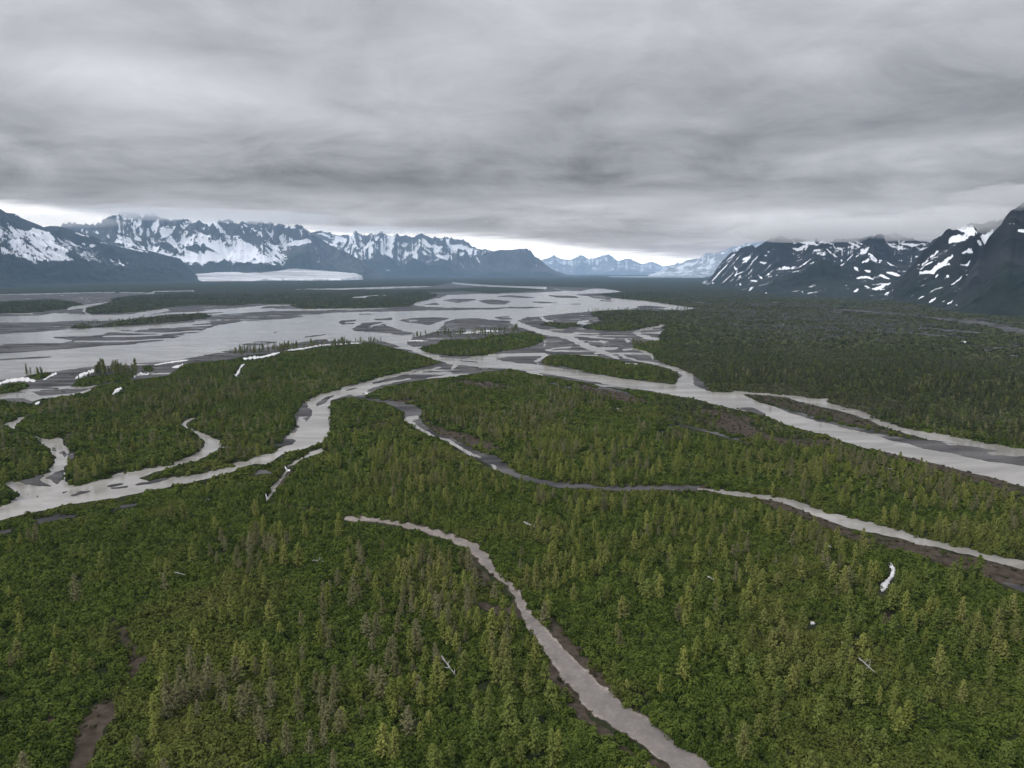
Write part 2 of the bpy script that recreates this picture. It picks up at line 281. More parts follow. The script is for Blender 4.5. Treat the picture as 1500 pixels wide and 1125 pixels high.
SNOWS = [
    ('long crooked white snow strip in the near right woods', [(1303, 829), (1309, 838), (1306, 848), (1298, 858), (1290, 870)], [6, 10, 10, 14, 13], .8, 1),
    ('small round snow patch in a hollow of the near right woods', [(1186, 916), (1190, 917), (1194, 916)], [5, 7, 4], .7, 2),
    ('tiny snow dot below the round snow patch', [(1133, 956), (1137, 955), (1140, 956)], [3, 4, 2], .6, 3),
    ('white snow shelf at the left edge beside the main river', [(-6, 564), (14, 558), (34, 556), (52, 559)], [5, 7, 8, 6], .6, 4),
    ('slanting white snow bar pointing up from the left river bank', [(64, 558), (74, 551), (83, 547)], [3, 5, 4], .6, 5),
    ('broad snow patch left of the stand of tall bank trees', [(110, 555), (122, 549), (138, 543)], [4, 9, 7], .6, 6),
    ('snow tongue right of the stand of tall bank trees', [(196, 553), (206, 548), (216, 549), (218, 546)], [3, 6, 3, 2], .6, 7),
    ('snow fringe along the river edge above the left woods', [(226, 535), (238, 533), (252, 531), (276, 528)], [2, 3, 4, 3], .5, 8),
    ('snow patch at the upper rim of the left woods', [(252, 539), (262, 537), (268, 534)], [3, 5, 3], .5, 9),
    ('snow wedge in a notch of the left woods', [(165, 580), (170, 574), (179, 569)], [3, 7, 5], .8, 10),
    ('little snow patch at the mouth of the narrow left creek', [(51, 594), (55, 592), (59, 590)], [4, 6, 4], .6, 11),
    ('snow in the gully that cuts into the middle of the left woods', [(345, 552), (349, 547), (352, 540), (358, 534)], [6, 6, 3, 5], .7, 12),
    ('snow sheet behind thin trees at the rim of the left woods', [(356, 527), (370, 525), (384, 524), (400, 520), (410, 517)], [4, 6, 4, 5, 3], .5, 13),
    ('snow sheet behind the row of bank trees in mid picture', [(420, 514), (445, 511), (470, 506), (500, 504), (530, 503)], [3, 4, 4, 4, 3], .5, 14),
    ('white boulder sized snow lump where the channel meets the stony creek', [(534, 577), (537, 576), (539, 578)], [3, 4, 3], .9, 15),
    ('snow lens on the forked creek beside its brown bank', [(416, 684), (421, 690), (425, 692)], [2, 5, 4], .7, 16),
    ('pale snow tip where the forked creek ends in the thicket', [(388, 724), (391, 730), (393, 734)], [2, 4, 2], .6, 17),
    ('white snow blot among the grey trees at far right', [(1408, 501), (1413, 502), (1418, 500)], [3, 4.5, 2], .9, 18),
    ('flat snow strip behind the midstream wooded island', [(668, 489), (690, 487), (712, 485), (738, 485)], [3, 4, 4, 2.4], .6, 19),
    ('snow streak between the mudbank and the midstream island', [(598, 500), (612, 499), (627, 500)], [2, 3, 2], .5, 20),
]
snowm = R.new()
for _, p_, w_, _h, _s in SNOWS:
    R.line(snowm, p_, [q + 2 for q in w_])
gravel_b = R.blur(gravel, 1.2, 0.7)
water_b = R.blur(water, 1.0, 0.6)
wet_b = R.blur(water, 5, 2.5)
brown_b = np.maximum(R.blur(brown, 3.0, 2.0), 0.62 * sstep(0.05, 0.4, R.blur(track, 6.0, 4.0)))
track_b = R.blur(track, 1.4, 1.0)
open_b = R.blur(np.maximum(np.maximum(gravel, water), np.maximum(track, snowm)), 0.8, 0.5)
sparse_b = R.blur(sparse, 2, 1)


def masks(x, y):
    """masks at ground points, edges roughened in the ground plane"""
    r = np.hypot(x, y)
    k = 1.0 + r / 700.0
    wx = (fbm(x / (5 * k), y / (5 * k), 4, 40, 0.5) - 0.5) * 3.6 * k
    wy = (fbm(x / (5 * k), y / (5 * k), 4, 50, 0.5) - 0.5) * 3.6 * k
    px, py = project(x + wx, y + wy, np.zeros_like(x))
    front = (y > 20)
    out = [np.where(front, R.sample(m, px, py), 0) for m in (gravel_b, water_b, wet_b, brown_b, track_b)]
    return out


def ground_z(x, y, m=None):
    g, w, wet, b, t = m or masks(x, y)
    r = np.hypot(x, y)
    land = 1.25 + 0.9 * (fbm(x / 60, y / 60, 3, 60) - 0.5) + 0.5 * (fbm(x / 7, y / 7, 2, 63) - 0.5)
    bar = 0.40 + np.where(r > 600, 2.1, 0.8) * (fbm((x + 60 * (fbm(x / 300, y / 300, 2, 76) - .5)) / 110, y / 34, 5, 70, 0.55) - 0.5) + 0.22 * (fbm(x / 9, y / 6, 3, 74) - 0.5)
    z = land * (1 - g) + bar * g
    z = z - 0.35 * t
    bed = -0.55 - 0.25 * fbm(x / 30, y / 30, 2, 80)
    z = z * (1 - w) + bed * w
    lift = 1.0 + np.clip(r - 1500, 0, 20000) / 3500.0
    return z * lift


# ------------------------------------------------------------------ mesh helpers
def make_mesh(name, verts, faces, smooth=False):
    me = bpy.data.meshes.new(name)
    verts = np.asarray(verts, np.float32)
    faces = np.asarray(faces, np.int32)
    me.vertices.add(len(verts)); me.vertices.foreach_set('co', verts.ravel())
    n, k = faces.shape
    me.loops.add(n * k); me.loops.foreach_set('vertex_index', faces.ravel())
    me.polygons.add(n); me.polygons.foreach_set('loop_start', np.arange(0, n * k, k, dtype=np.int32))
    me.update(calc_edges=True)
    me.validate()
    if smooth:
        me.polygons.foreach_set('use_smooth', np.ones(n, bool))
    return me


def grid_faces(nr, nc, wrap=False):
    i = np.arange(nr - 1)[:, None]
    j = np.arange(nc if wrap else nc - 1)[None, :]
    j2 = (j + 1) % nc
    a = i * nc + j; b = i * nc + j2
    return np.stack([a, b, b + nc, a + nc], -1).reshape(-1, 4)


def fattr(me, name, vals):
    a = me.attributes.new(name, 'FLOAT', 'POINT')
    a.data.foreach_set('value', np.asarray(vals, np.float32).ravel())


def link(name, me, mat=None, parent=None, **props):
    o = bpy.data.objects.new(name, me)
    COL.objects.link(o)
    if mat is not None and me is not None and not me.materials:
        me.materials.append(mat)
    if parent is not None:
        o.parent = parent
    for k, v in props.items():
        o[k] = v
    return o


# ------------------------------------------------------------------ materials
class NT:
    def __init__(self, tree):
        self.t = tree; self.n = tree.nodes; self.l = tree.links

    def add(self, typ, **kw):
        nd = self.n.new(typ)
        for k, v in kw.items():
            setattr(nd, k, v)
        return nd

    def put(self, sock, v):
        if hasattr(v, 'is_output') or isinstance(v, bpy.types.NodeSocket):
            self.l.new(v, sock)
        elif isinstance(v, (tuple, list)) and len(v) == 3 and sock.type == 'RGBA':
            sock.default_value = (*v, 1)
        else:
            sock.default_value = v

    def math(self, op, a, b=None, c=None, clamp=False):
        nd = self.add('ShaderNodeMath', operation=op, use_clamp=clamp)
        for i, v in enumerate((a, b, c)):
            if v is not None:
                self.put(nd.inputs[i], v)
        return nd.outputs[0]

    def mix(self, f, a, b, blend='MIX'):
        nd = self.add('ShaderNodeMix', data_type='RGBA', blend_type=blend)
        self.put(nd.inputs[0], f); self.put(nd.inputs[6], a); self.put(nd.inputs[7], b)
        return nd.outputs[2]

    def noise(self, vec, scale, detail=4, rough=0.55, distort=0.0):
        nd = self.add('ShaderNodeTexNoise')
        self.put(nd.inputs['Vector'], vec)
        nd.inputs['Scale'].default_value = scale; nd.inputs['Detail'].default_value = detail
        nd.inputs['Roughness'].default_value = rough; nd.inputs['Distortion'].default_value = distort
        return nd.outputs[0]

    def ramp(self, f, stops, interp='LINEAR'):
        nd = self.add('ShaderNodeValToRGB')
        cr = nd.color_ramp; cr.interpolation = interp
        while len(cr.elements) < len(stops):
            cr.elements.new(0.5)
        for e, (p, c) in zip(cr.elements, stops):
            e.position = p
            e.color = (c, c, c, 1) if np.isscalar(c) else (*c, 1)
        self.put(nd.inputs[0], f)
        return nd.outputs[0]

    def step(self, x, a, b):
        nd = self.add('ShaderNodeMapRange', interpolation_type='SMOOTHSTEP')
        self.put(nd.inputs[0], x); nd.inputs[1].default_value = a; nd.inputs[2].default_value = b
        return nd.outputs[0]

    def attr(self, name):
        nd = self.add('ShaderNodeAttribute', attribute_name=name)
        return nd.outputs['Fac']


def new_mat(name):
    m = bpy.data.materials.new(name)
    m.use_nodes = True
    nt = NT(m.node_tree)
    b = m.node_tree.nodes['Principled BSDF']
    return m, nt, b


def pos(nt):
    return nt.add('ShaderNodeNewGeometry').outputs['Position']


def stretch(nt, v, s):
    nd = nt.add('ShaderNodeVectorMath', operation='MULTIPLY')
    nt.put(nd.inputs[0], v); nd.inputs[1].default_value = s
    return nd.outputs[0]


def mat_ground():
    m, nt, b = new_mat('river_plain')
    P = pos(nt)
    g, br, tr, wet = nt.attr('gravel'), nt.attr('brown'), nt.attr('track'), nt.attr('wet')
    n1 = nt.noise(P, 0.02, 6, 0.6); n2 = nt.noise(P, 0.25, 5, 0.65); n3 = nt.noise(P, 0.0035, 5, 0.6); n4 = nt.noise(stretch(nt, P, (0.3, 1, 1)), 0.03, 5, 0.65)
    forest = nt.mix(nt.step(n1, 0.35, 0.7), (0.016, 0.019, 0.009), (0.030, 0.036, 0.015))
    forest = nt.mix(nt.step(n3, 0.45, 0.65), forest, (0.028, 0.032, 0.018))
    forest = nt.mix(nt.math('MULTIPLY', nt.attr('grey'), nt.step(n4, 0.3, 0.6)), forest, (0.095, 0.092, 0.085))
    dirt = nt.mix(nt.step(n2, 0.35, 0.65), (0.038, 0.030, 0.022), (0.07, 0.056, 0.043))
    dirt = nt.mix(nt.step(n1, 0.5, 0.7), dirt, (0.03, 0.034, 0.016))
    stones = nt.mix(nt.step(n4, 0.35, 0.65), (0.040, 0.039, 0.041), (0.115, 0.111, 0.110))
    stones = nt.mix(nt.math('MULTIPLY', nt.step(n2, 0.55, 0.8), 0.45), stones, (0.045, 0.043, 0.04))
    stones = nt.mix(nt.math('MULTIPLY', nt.step(wet, 0.25, 0.7), 0.45), stones, (0.06, 0.056, 0.055))
    path = nt.mix(nt.step(nt.noise(P, 0.7, 5, 0.7), 0.3, 0.7), (0.19, 0.165, 0.145), (0.33, 0.295, 0.265))
    path = nt.mix(nt.math('MULTIPLY', nt.step(n1, 0.45, 0.62), 0.4), path, (0.14, 0.115, 0.10))
    path = nt.mix(nt.math('MULTIPLY', nt.step(nt.noise(P, 0.13, 6, 0.7), 0.42, 0.66), 0.55), path, (0.125, 0.112, 0.10))
    path = nt.mix(nt.math('MULTIPLY', nt.step(nt.attr('worn'), 0.55, 0.95), 0.55), path, (0.145, 0.135, 0.13))
    jag = nt.math('MULTIPLY', nt.math('SUBTRACT', n2, 0.5), 0.55)
    c = nt.mix(nt.step(nt.math('ADD', br, jag), 0.35, 0.6), forest, dirt)
    c = nt.mix(nt.step(nt.math('ADD', g, nt.math('MULTIPLY', jag, 0.6)), 0.4, 0.6), c, stones)
    c = nt.mix(nt.step(nt.math('ADD', tr, jag), 0.38, 0.62), c, path)
    nt.put(b.inputs['Base Color'], c)
    b.inputs['Roughness'].default_value = 0.95
    b.inputs['Specular IOR Level'].default_value = 0.03
    return m


def mat_water():
    m, nt, b = new_mat('silty_water')
    P = pos(nt)
    n = nt.noise(stretch(nt, P, (0.45, 1, 1)), 0.016, 7, 0.62, 1.6)
    c = nt.mix(nt.step(n, 0.35, 0.68), (0.215, 0.203, 0.182), (0.335, 0.32, 0.295))
    nt.put(b.inputs['Base Color'], c)
    nt.put(b.inputs['Roughness'], nt.math('MULTIPLY_ADD', n, 0.22, 0.06))
    b.inputs['IOR'].default_value = 1.33
    bp = nt.add('ShaderNodeBump'); bp.inputs['Strength'].default_value = 0.16; bp.inputs['Distance'].default_value = 0.3
    nt.put(bp.inputs['Height'], nt.noise(P, 0.55, 4, 0.6)); nt.l.new(bp.outputs[0], b.inputs['Normal'])
    return m


def mat_mountain(name, rock_a, rock_b, wood, snowline=0.5):
    m, nt, b = new_mat(name)
    P = pos(nt)
    s, t = nt.attr('snow'), nt.attr('rise')
    n1 = nt.noise(stretch(nt, P, (1, 1, 0.5)), 0.006, 8, 0.65); n2 = nt.noise(P, 0.03, 5, 0.65)
    rock = nt.mix(nt.step(n1, 0.35, 0.65), rock_a, rock_b)
    k = nt.step(nt.math('ADD', t, nt.math('MULTIPLY', nt.math('SUBTRACT', n1, 0.5), 0.5)), 0.25, 0.6)
    wd = nt.mix(nt.step(nt.noise(P, 0.018, 6, 0.7), 0.35, 0.65), tuple(v * 0.55 for v in wood), tuple(v * 1.9 for v in wood))
    c = nt.mix(k, wd, rock)
    sn = nt.math('ADD', s, nt.math('MULTIPLY', nt.math('SUBTRACT', n2, 0.5), 0.5))
    sn = nt.math('ADD', sn, nt.math('MULTIPLY', nt.math('SUBTRACT', n1, 0.5), 0.4))
    c = nt.mix(nt.step(sn, 0.44, 0.56), c, (0.80, 0.82, 0.86))
    nt.put(b.inputs['Base Color'], c)
    b.inputs['Roughness'].default_value = 0.85
    b.inputs['Specular IOR Level'].default_value = 0.15
    return m


def mat_leaf(name, a, c, brown=None, patch=0.02):
    m, nt, b = new_mat(name)
    P = pos(nt)
    rnd = nt.add('ShaderNodeObjectInfo').outputs['Random']
    n = nt.noise(P, 0.9, 2, 0.5)
    n2 = nt.noise(P, patch, 4, 0.6)
    f = nt.math('ADD', nt.math('MULTIPLY', n, 0.5), nt.math('MULTIPLY', rnd, 0.5))
    colr = nt.mix(nt.step(f, 0.2, 0.8), a, c)
    if brown is not None:
        colr = nt.mix(nt.math('MULTIPLY', nt.step(n2, 0.48, 0.66), 0.7), colr, brown)
    nt.put(b.inputs['Base Color'], colr)
    b.inputs['Roughness'].default_value = 0.85
    b.inputs['Specular IOR Level'].default_value = 0.04
    return m


def mat_plain(name, a, c, scale=1.0, rough=0.85):
    m, nt, b = new_mat(name)
    n = nt.noise(pos(nt), scale, 5, 0.6)
    nt.put(b.inputs['Base Color'], nt.mix(nt.step(n, 0.3, 0.7), a, c))
    b.inputs['Roughness'].default_value = rough
    b.inputs['Specular IOR Level'].default_value = 0.2
    return m


# ------------------------------------------------------------------ ground sheet
def build_ground():
    dense = np.radians(np.linspace(-43, 43, 1450))
    coarse = np.radians(np.linspace(43, 317, 60))[1:-1]
    az = np.concatenate([dense, coarse])
    ys = np.concatenate([np.arange(1260, 570, -0.85), np.arange(570, 404.0, -0.5)])
    dep = np.arctan((ys - 562.5) / F) + PITCH
    r = H / np.tan(dep)
    r = np.concatenate([[6, 30, 60, 90, 115, 135], r[r > 140], [25000, 28000, 31000, 36000, 42000, 50000, 58000]])
    r = np.unique(r)
    A, Rr = np.meshgrid(az, r)
    x = Rr * np.sin(A); y = Rr * np.cos(A)
    m = masks(x, y)
    z = ground_z(x, y, m)
    me = make_mesh('ground', np.stack([x, y, z], -1).reshape(-1, 3), grid_faces(len(r), len(az), True), True)
    for nm, v in zip(('gravel', 'water', 'wet', 'brown', 'track'), m):
        if nm != 'water':
            fattr(me, nm, v)
    px, py = project(x, y, 0 * x)
    fattr(me, 'grey', np.where(y > 20, sstep(980, 1110, px) * sstep(512, 486, py) * sstep(436, 448, py) * 0.9, 0))
    fattr(me, 'worn', np.where(y > 20, R.sample(R.blur(track, 6, 5), px, py), 0))
    o = link('ground', me, mat_ground(), kind='structure', label='wooded river plain with grey gravel bars and brown flats')
    return o


build_ground()
me = make_mesh('water', [(-40000, 60, 0), (40000, 60, 0), (40000, 50000, 0), (-40000, 50000, 0)], [(0, 1, 2, 3)])
link('water', me, mat_water(), kind='structure', label='grey silty meltwater in the braided river channels')

# ------------------------------------------------------------------ mountains
MR = Raster(-420, 1920, 255, 470, 2.0, 2.5)


def mountain(label, ridge, near, far, mat, snow_fn=None, traced=(), seed=0, rough=0.4, power=1.25, spur=900.0, step_px=0.7, rows=170, jag=1.2, gully=0.12, slant=0.2, solid=0.8, massif=None, cover=0.5, tw=0.0):
    rp = np.array(ridge, float)
    dx, dy, dz = ray(rp[:, 0], rp[:, 1])
    azr = np.arctan2(dx, dy); sl = dz / np.hypot(dx, dy)
    n = int((azr[-1] - azr[0]) * F / step_px)
    az = np.linspace(azr[0], azr[-1], n)
    slope = np.interp(az, azr, sl)
    u = az * F
    slope = slope + (ridged(u / 26.0, u * 0 + seed * .37, 5, seed, 0.62) - 0.42) * 4.2 * jag / F
    pxs = np.interp(az, azr, rp[:, 0])
    rb = np.interp(pxs, [p for p, _ in near], [d for _, d in near])
    r0 = np.interp(pxs, [p for p, _ in far], [d for _, d in far])
    rb = rb * (1 + 0.06 * (fbm(u / 60, u * 0 + 3, 3, seed + 5) - 0.5))
    t = np.concatenate([np.linspace(-0.02, 1, rows), np.linspace(1, 1.9, rows // 5)[1:]])
    T, A = np.meshgrid(t, az, indexing='ij')
    Rr = rb[None] + (r0 - rb)[None] * T
    x = Rr * np.sin(A); y = Rr * np.cos(A)
    top = np.maximum(H + r0 * slope, 4.0)[None]
    prof = np.where(T <= 1, np.clip(T, 0, 1) ** power, 1 - 0.9 * (T - 1))
    wx = (fbm(x / (2.2 * spur), y / (2.2 * spur), 3, seed + 20) - 0.5) * spur * 1.4
    nz = ridged((x + wx) / spur, (y - wx) / (1.5 * spur), 6, seed + 9, 0.55)
    uu = A * r0[None]
    ww = (fbm(x / (0.8 * spur), y / (0.8 * spur), 3, seed + 41) - 0.5) * spur * 0.9
    gu = ridged((uu + ww) / (0.34 * spur), T * 1.4 + seed, 5, seed + 45, 0.6)
    env = np.sin(np.pi * np.clip(T, 0, 1.6) / 1.6) ** 0.8 * sstep(0, 0.15, T)
    env = env * (1 - 0.9 * np.exp(-((T - 1) / 0.12) ** 2))
    z = top * (prof + rough * env * (nz - 0.42) + gully * env * (gu - 0.4))
    z = z + top * 0.02 * env * (fbm(x / (0.06 * spur), y / (0.06 * spur), 4, seed + 61, 0.6) - 0.5) * 2
    z = np.minimum(z, H + Rr * slope[None] - (1 - np.clip(T, 0, 1)) * 5)
    z = np.where(T < 0, -30, z)
    z = np.where(T > 1.75, np.minimum(z, top * 0.3), z)
    if massif:
        # a field of real peaks and cirques, brought to the traced skyline direction by direction
        wl, share = massif
        wx2 = (fbm(x / (1.1 * wl), y / (1.1 * wl), 4, seed + 80) - 0.5) * wl * 0.8
        wy2 = (fbm(x / (1.1 * wl), y / (1.1 * wl), 4, seed + 90) - 0.5) * wl * 0.8
        rd = ridged((x + wx2) / wl, (y + wy2) / wl, 7, seed + 100, 0.52)
        hump = np.where(T <= 1, np.clip(T, 0, 1) ** power, np.clip(1 - 0.9 * (T - 1), 0, 1))
        z0 = hump * (1 - share + share * 1.9 * rd) + 0.10 * share * np.clip(T, 0, 0.6) * (rd - .4)
        el = (z0 / Rr * r0[None]).max(0)
        n_s = 22
        els = np.convolve(np.pad(el, n_s, mode='edge'), np.hanning(2 * n_s + 3)[1:-1] / np.hanning(2 * n_s + 3)[1:-1].sum(), 'valid')[:len(el)]
        els = np.maximum(0.5 * els + 0.5 * el, 0.92 * el)
        z = z0 / els[None] * (np.maximum(H + r0 * slope, 4.0))[None]
        z = np.where(T < 0, -30, z)
        gr = np.gradient(z, axis=0) / np.maximum(np.gradient(Rr, axis=0), 1e-3)
        gz = np.gradient(z, axis=1) / (Rr * (az[1] - az[0]))
        steep = np.hypot(gr, gz)

        def sm(a, k):
            c = np.cumsum(np.pad(a, ((k + 1, k), (k + 1, k)), mode='edge'), axis=0); c = (c[2 * k + 1:] - c[:-2 * k - 1]) / (2 * k + 1)
            c = np.cumsum(c, axis=1); return (c[:, 2 * k + 1:] - c[:, :-2 * k - 1]) / (2 * k + 1)
        hollow = (sm(z, 5) - z) / (0.02 * top.max())
        hollow2 = (sm(z, 2) - z) / (0.008 * top.max())
        relief = (z / np.maximum(top, 1))
        s_mass = cover + 0.16 * np.clip(hollow, -1.6, 1.6) + 0.10 * np.clip(hollow2, -1.5, 1.5) - 0.28 * (steep - np.median(steep)) + 0.6 * (fbm(x / (wl * .11), y / (wl * .11), 4, seed + 120, .6) - .5) + 0.30 * (np.clip(relief, 0, 1) - 0.55)
    # snow
    px, py = project(x, y, z)
    tr = MR.new()
    for p, th in traced:
        if th == 0:
            MR.poly(tr, p)
        elif th == -1:
            MR.poly(tr, p, 0.0)
        else:
            if len(p) == 2:
                p = [p[0], ((p[0][0] + p[1][0]) / 2, (p[0][1] + p[1][1]) / 2), p[1]]
            MR.poly(tr, stroke(p, th * 1.15, True))
    tr = MR.blur(tr, 0.8, 0.6)
    wob = (fbm(px / 6, py / 6, 3, seed + 33) - 0.5) * 5
    s_tr = MR.sample(tr, px + wob, py + wob * 0.6)
    sk = fbm((px - slant * py) / 2.6, py / 7.0, 4, seed + 71, 0.65)
    s = s_tr * (solid + 1.7 * (sk - 0.5)) - 0.4 * s_tr * (gu - 0.4)
    if massif:
        s = np.clip(np.maximum(s_tr * (0.40 + tw + s_mass * 0.62), s_mass - (snow_fn(px, py) if snow_fn else 0)), 0, 1)
    elif snow_fn is not None:
        s = np.maximum(s, snow_fn(px, py, T, nz * 0.6 + gu * 0.4, A * r0[None], x, y, z))
    me = make_mesh('mountain', np.stack([x, y, z], -1).reshape(-1, 3), grid_faces(len(t), n), True)
    fattr(me, 'snow', s); fattr(me, 'rise', np.clip(T, 0, 1) * np.ones_like(x))
    return link('mountain', me, mat, kind='structure', label=label)


def Z(ox, oy, k, pts):
    return [(ox + a / k, oy + b / k) for a, b in pts]


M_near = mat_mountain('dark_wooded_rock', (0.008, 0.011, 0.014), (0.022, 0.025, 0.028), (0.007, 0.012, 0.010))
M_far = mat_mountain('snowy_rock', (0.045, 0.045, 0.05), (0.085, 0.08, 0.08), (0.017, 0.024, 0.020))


def streaks(U, x, y, z, T, seed, across=140.0, along=700.0):
    return fbm((U + 0.5 * (fbm(x / 900, y / 900, 2, seed + 2) - 0.5) * 900) / across, (T * 2400) / along, 4, seed, 0.6)


M_pale = mat_mountain('haze_painted_rock', (0.20, 0.205, 0.22), (0.30, 0.30, 0.31), (0.13, 0.14, 0.15))  # distance haze painted in: rock and wood colours paled so far ranges fade

# front left
def snow_a(px, py, T, nz, U, x, y, z):
    st = streaks(U, x, y, z, T, 101, 60, 400)
    band = np.exp(-((T - 0.62) / 0.28) ** 2) * sstep(250, 60, px)
    return np.clip(0.12 + 0.5 * band * (0.3 + st) - 0.6 * (nz - 0.4) - 0.8 * sstep(0.42, 0.28, T), 0, 1)


A5 = lambda p: Z(0, 290, 5, p)
mountain('dark blue mountain at the left with a broad slanting snowfield',
         [(-420, 300), (-300, 270), (-200, 285), (-100, 282), (-40, 296), (0, 304), (10, 310), (22, 311), (30, 317), (45, 323), (58, 328), (63, 331), (75, 329), (85, 330), (100, 335), (120, 341), (140, 348), (155, 355), (175, 359), (195, 362), (215, 366), (230, 370), (250, 375), (265, 380), (275, 390), (285, 400), (292, 408), (302, 413)],
         [(-420, 7000), (0, 8400), (150, 10500), (302, 13000)], [(-420, 10500), (0, 12000), (150, 13600), (302, 14200)], M_near, snow_a,
         [(A5([(30, 170), (110, 220), (200, 240), (240, 215), (300, 230), (370, 250), (410, 330), (480, 360), (520, 370), (510, 400), (470, 400), (560, 460), (400, 460), (250, 455), (100, 430), (0, 400), (0, 280), (60, 310), (125, 300), (60, 220)]), 0),
          (A5([(0, 300), (70, 340), (100, 380), (60, 380), (0, 350)]), -1), (A5([(130, 270), (230, 340), (330, 410), (400, 430), (300, 400), (200, 340)]), -1), (A5([(90, 320), (200, 400), (300, 440), (180, 410)]), -1), (A5([(300, 350), (400, 370), (440, 390), (340, 375)]), -1),
          (A5([(480, 300), (540, 340), (600, 360)]), 3), (A5([(650, 355), (710, 350)]), 4), (A5([(700, 320), (850, 345), (1000, 380), (1100, 400)]), 2.6), (A5([(540, 250), (600, 270), (700, 295)]), 2), (A5([(600, 330), (630, 345)]), 3)] +
         [(A5([(a, 425), (a + 50, 475 + k * 4)]), 1.6) for k, a in enumerate((540, 590, 640, 700, 740, 790, 850, 900))] + [(A5([(800, 455), (960, 505)]), 1.4), (A5([(0, 425), (150, 460), (250, 465)]), 1.2), (A5([(130, 120), (95, 140)]), 3), (A5([(50, 105), (120, 100)]), 1.6)],
         seed=200, rough=0.36, power=1.35, spur=520, slant=1.4, solid=0.72, jag=0.9, gully=0.16)


# massif behind the glacier
def snow_b(px, py):
    return 0.75 * sstep(405, 445, px) * sstep(336, 366, py) + 0.35 * sstep(380, 392, py)


B5 = lambda p: Z(250, 290, 5, p)
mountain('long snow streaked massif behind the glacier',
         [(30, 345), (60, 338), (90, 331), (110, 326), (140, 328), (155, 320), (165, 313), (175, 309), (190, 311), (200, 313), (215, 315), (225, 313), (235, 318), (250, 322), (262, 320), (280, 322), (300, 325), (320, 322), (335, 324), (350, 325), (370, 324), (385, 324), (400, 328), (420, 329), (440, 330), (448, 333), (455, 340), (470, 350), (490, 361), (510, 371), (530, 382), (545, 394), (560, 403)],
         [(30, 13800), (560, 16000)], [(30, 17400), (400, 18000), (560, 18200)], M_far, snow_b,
         [(B5([(100, 370), (180, 400), (240, 420), (300, 310), (450, 300), (560, 320), (600, 340), (640, 430), (650, 480), (500, 470), (350, 440), (250, 480), (150, 470), (100, 430)]), 0),
          (B5([(850, 340), (920, 330), (1000, 315), (1040, 320)]), 7), (B5([(1040, 310), (1075, 400), (1095, 440), (1050, 520)]), 2.2), (B5([(700, 420), (760, 400), (820, 430)]), 5), (B5([(850, 430), (840, 470), (800, 510)]), 2.4), (B5([(700, 470), (760, 490), (810, 480)]), 2), (B5([(840, 200), (880, 300)]), 2), (B5([(920, 200), (945, 270)]), 2.4),
          (B5([(-150, 110), (-90, 200), (-50, 260), (20, 330), (80, 400)]), 9), (B5([(270, 190), (300, 300)]), 3), (B5([(150, 260), (100, 330), (60, 370)]), 6), (B5([(460, 260), (400, 200)]), 2)],
         seed=300, jag=0.5, massif=(1300, 0.60), cover=0.68, rows=230, power=0.95, tw=0.02)


def snow_c(px, py):
    return 0.42 * sstep(366, 392, py) + 0.40 * sstep(685, 715, px)


C5 = lambda p: Z(500, 290, 5, p)
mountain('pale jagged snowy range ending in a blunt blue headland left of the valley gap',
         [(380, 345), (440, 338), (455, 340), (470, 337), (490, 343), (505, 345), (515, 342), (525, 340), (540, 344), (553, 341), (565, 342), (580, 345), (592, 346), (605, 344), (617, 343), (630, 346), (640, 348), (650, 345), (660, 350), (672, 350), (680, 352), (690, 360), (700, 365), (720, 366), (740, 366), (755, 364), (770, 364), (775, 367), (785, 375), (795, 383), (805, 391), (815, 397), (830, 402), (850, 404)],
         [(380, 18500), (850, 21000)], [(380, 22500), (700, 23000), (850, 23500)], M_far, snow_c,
         [(C5([(1215, 385), (1205, 510)]), 1.6), (C5([(1262, 415), (1263, 545)]), 1.3), (C5([(1400, 440), (1455, 545)]), 2), (C5([(1070, 390), (1095, 440)]), 2), (C5([(950, 390), (1000, 450), (1040, 520)]), 2.4), (C5([(840, 430), (920, 540)]), 2), (C5([(1180, 555), (1220, 560)]), 1.6), (C5([(340, 260), (400, 330), (360, 390)]), 14), (C5([(560, 300), (640, 350), (800, 365)]), 6), (C5([(690, 420), (800, 440), (760, 470)]), 9), (C5([(300, 520), (390, 545)]), 1.6)],
         seed=400, jag=0.4, massif=(1500, 0.58), cover=0.74, rows=230, power=0.95)


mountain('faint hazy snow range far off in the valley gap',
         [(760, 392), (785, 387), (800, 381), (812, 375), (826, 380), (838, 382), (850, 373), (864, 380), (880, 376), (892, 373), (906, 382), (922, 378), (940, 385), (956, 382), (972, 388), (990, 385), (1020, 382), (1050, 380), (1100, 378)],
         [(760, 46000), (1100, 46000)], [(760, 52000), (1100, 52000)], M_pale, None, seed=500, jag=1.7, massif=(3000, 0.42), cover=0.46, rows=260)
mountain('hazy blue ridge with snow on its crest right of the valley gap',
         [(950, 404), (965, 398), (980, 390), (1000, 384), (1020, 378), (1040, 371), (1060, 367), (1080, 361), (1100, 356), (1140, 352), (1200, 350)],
         [(950, 29000), (1200, 25000)], [(950, 33000), (1200, 31500)], M_pale, None, seed=560, jag=1.0, massif=(2400, 0.55), cover=0.54, rows=240)


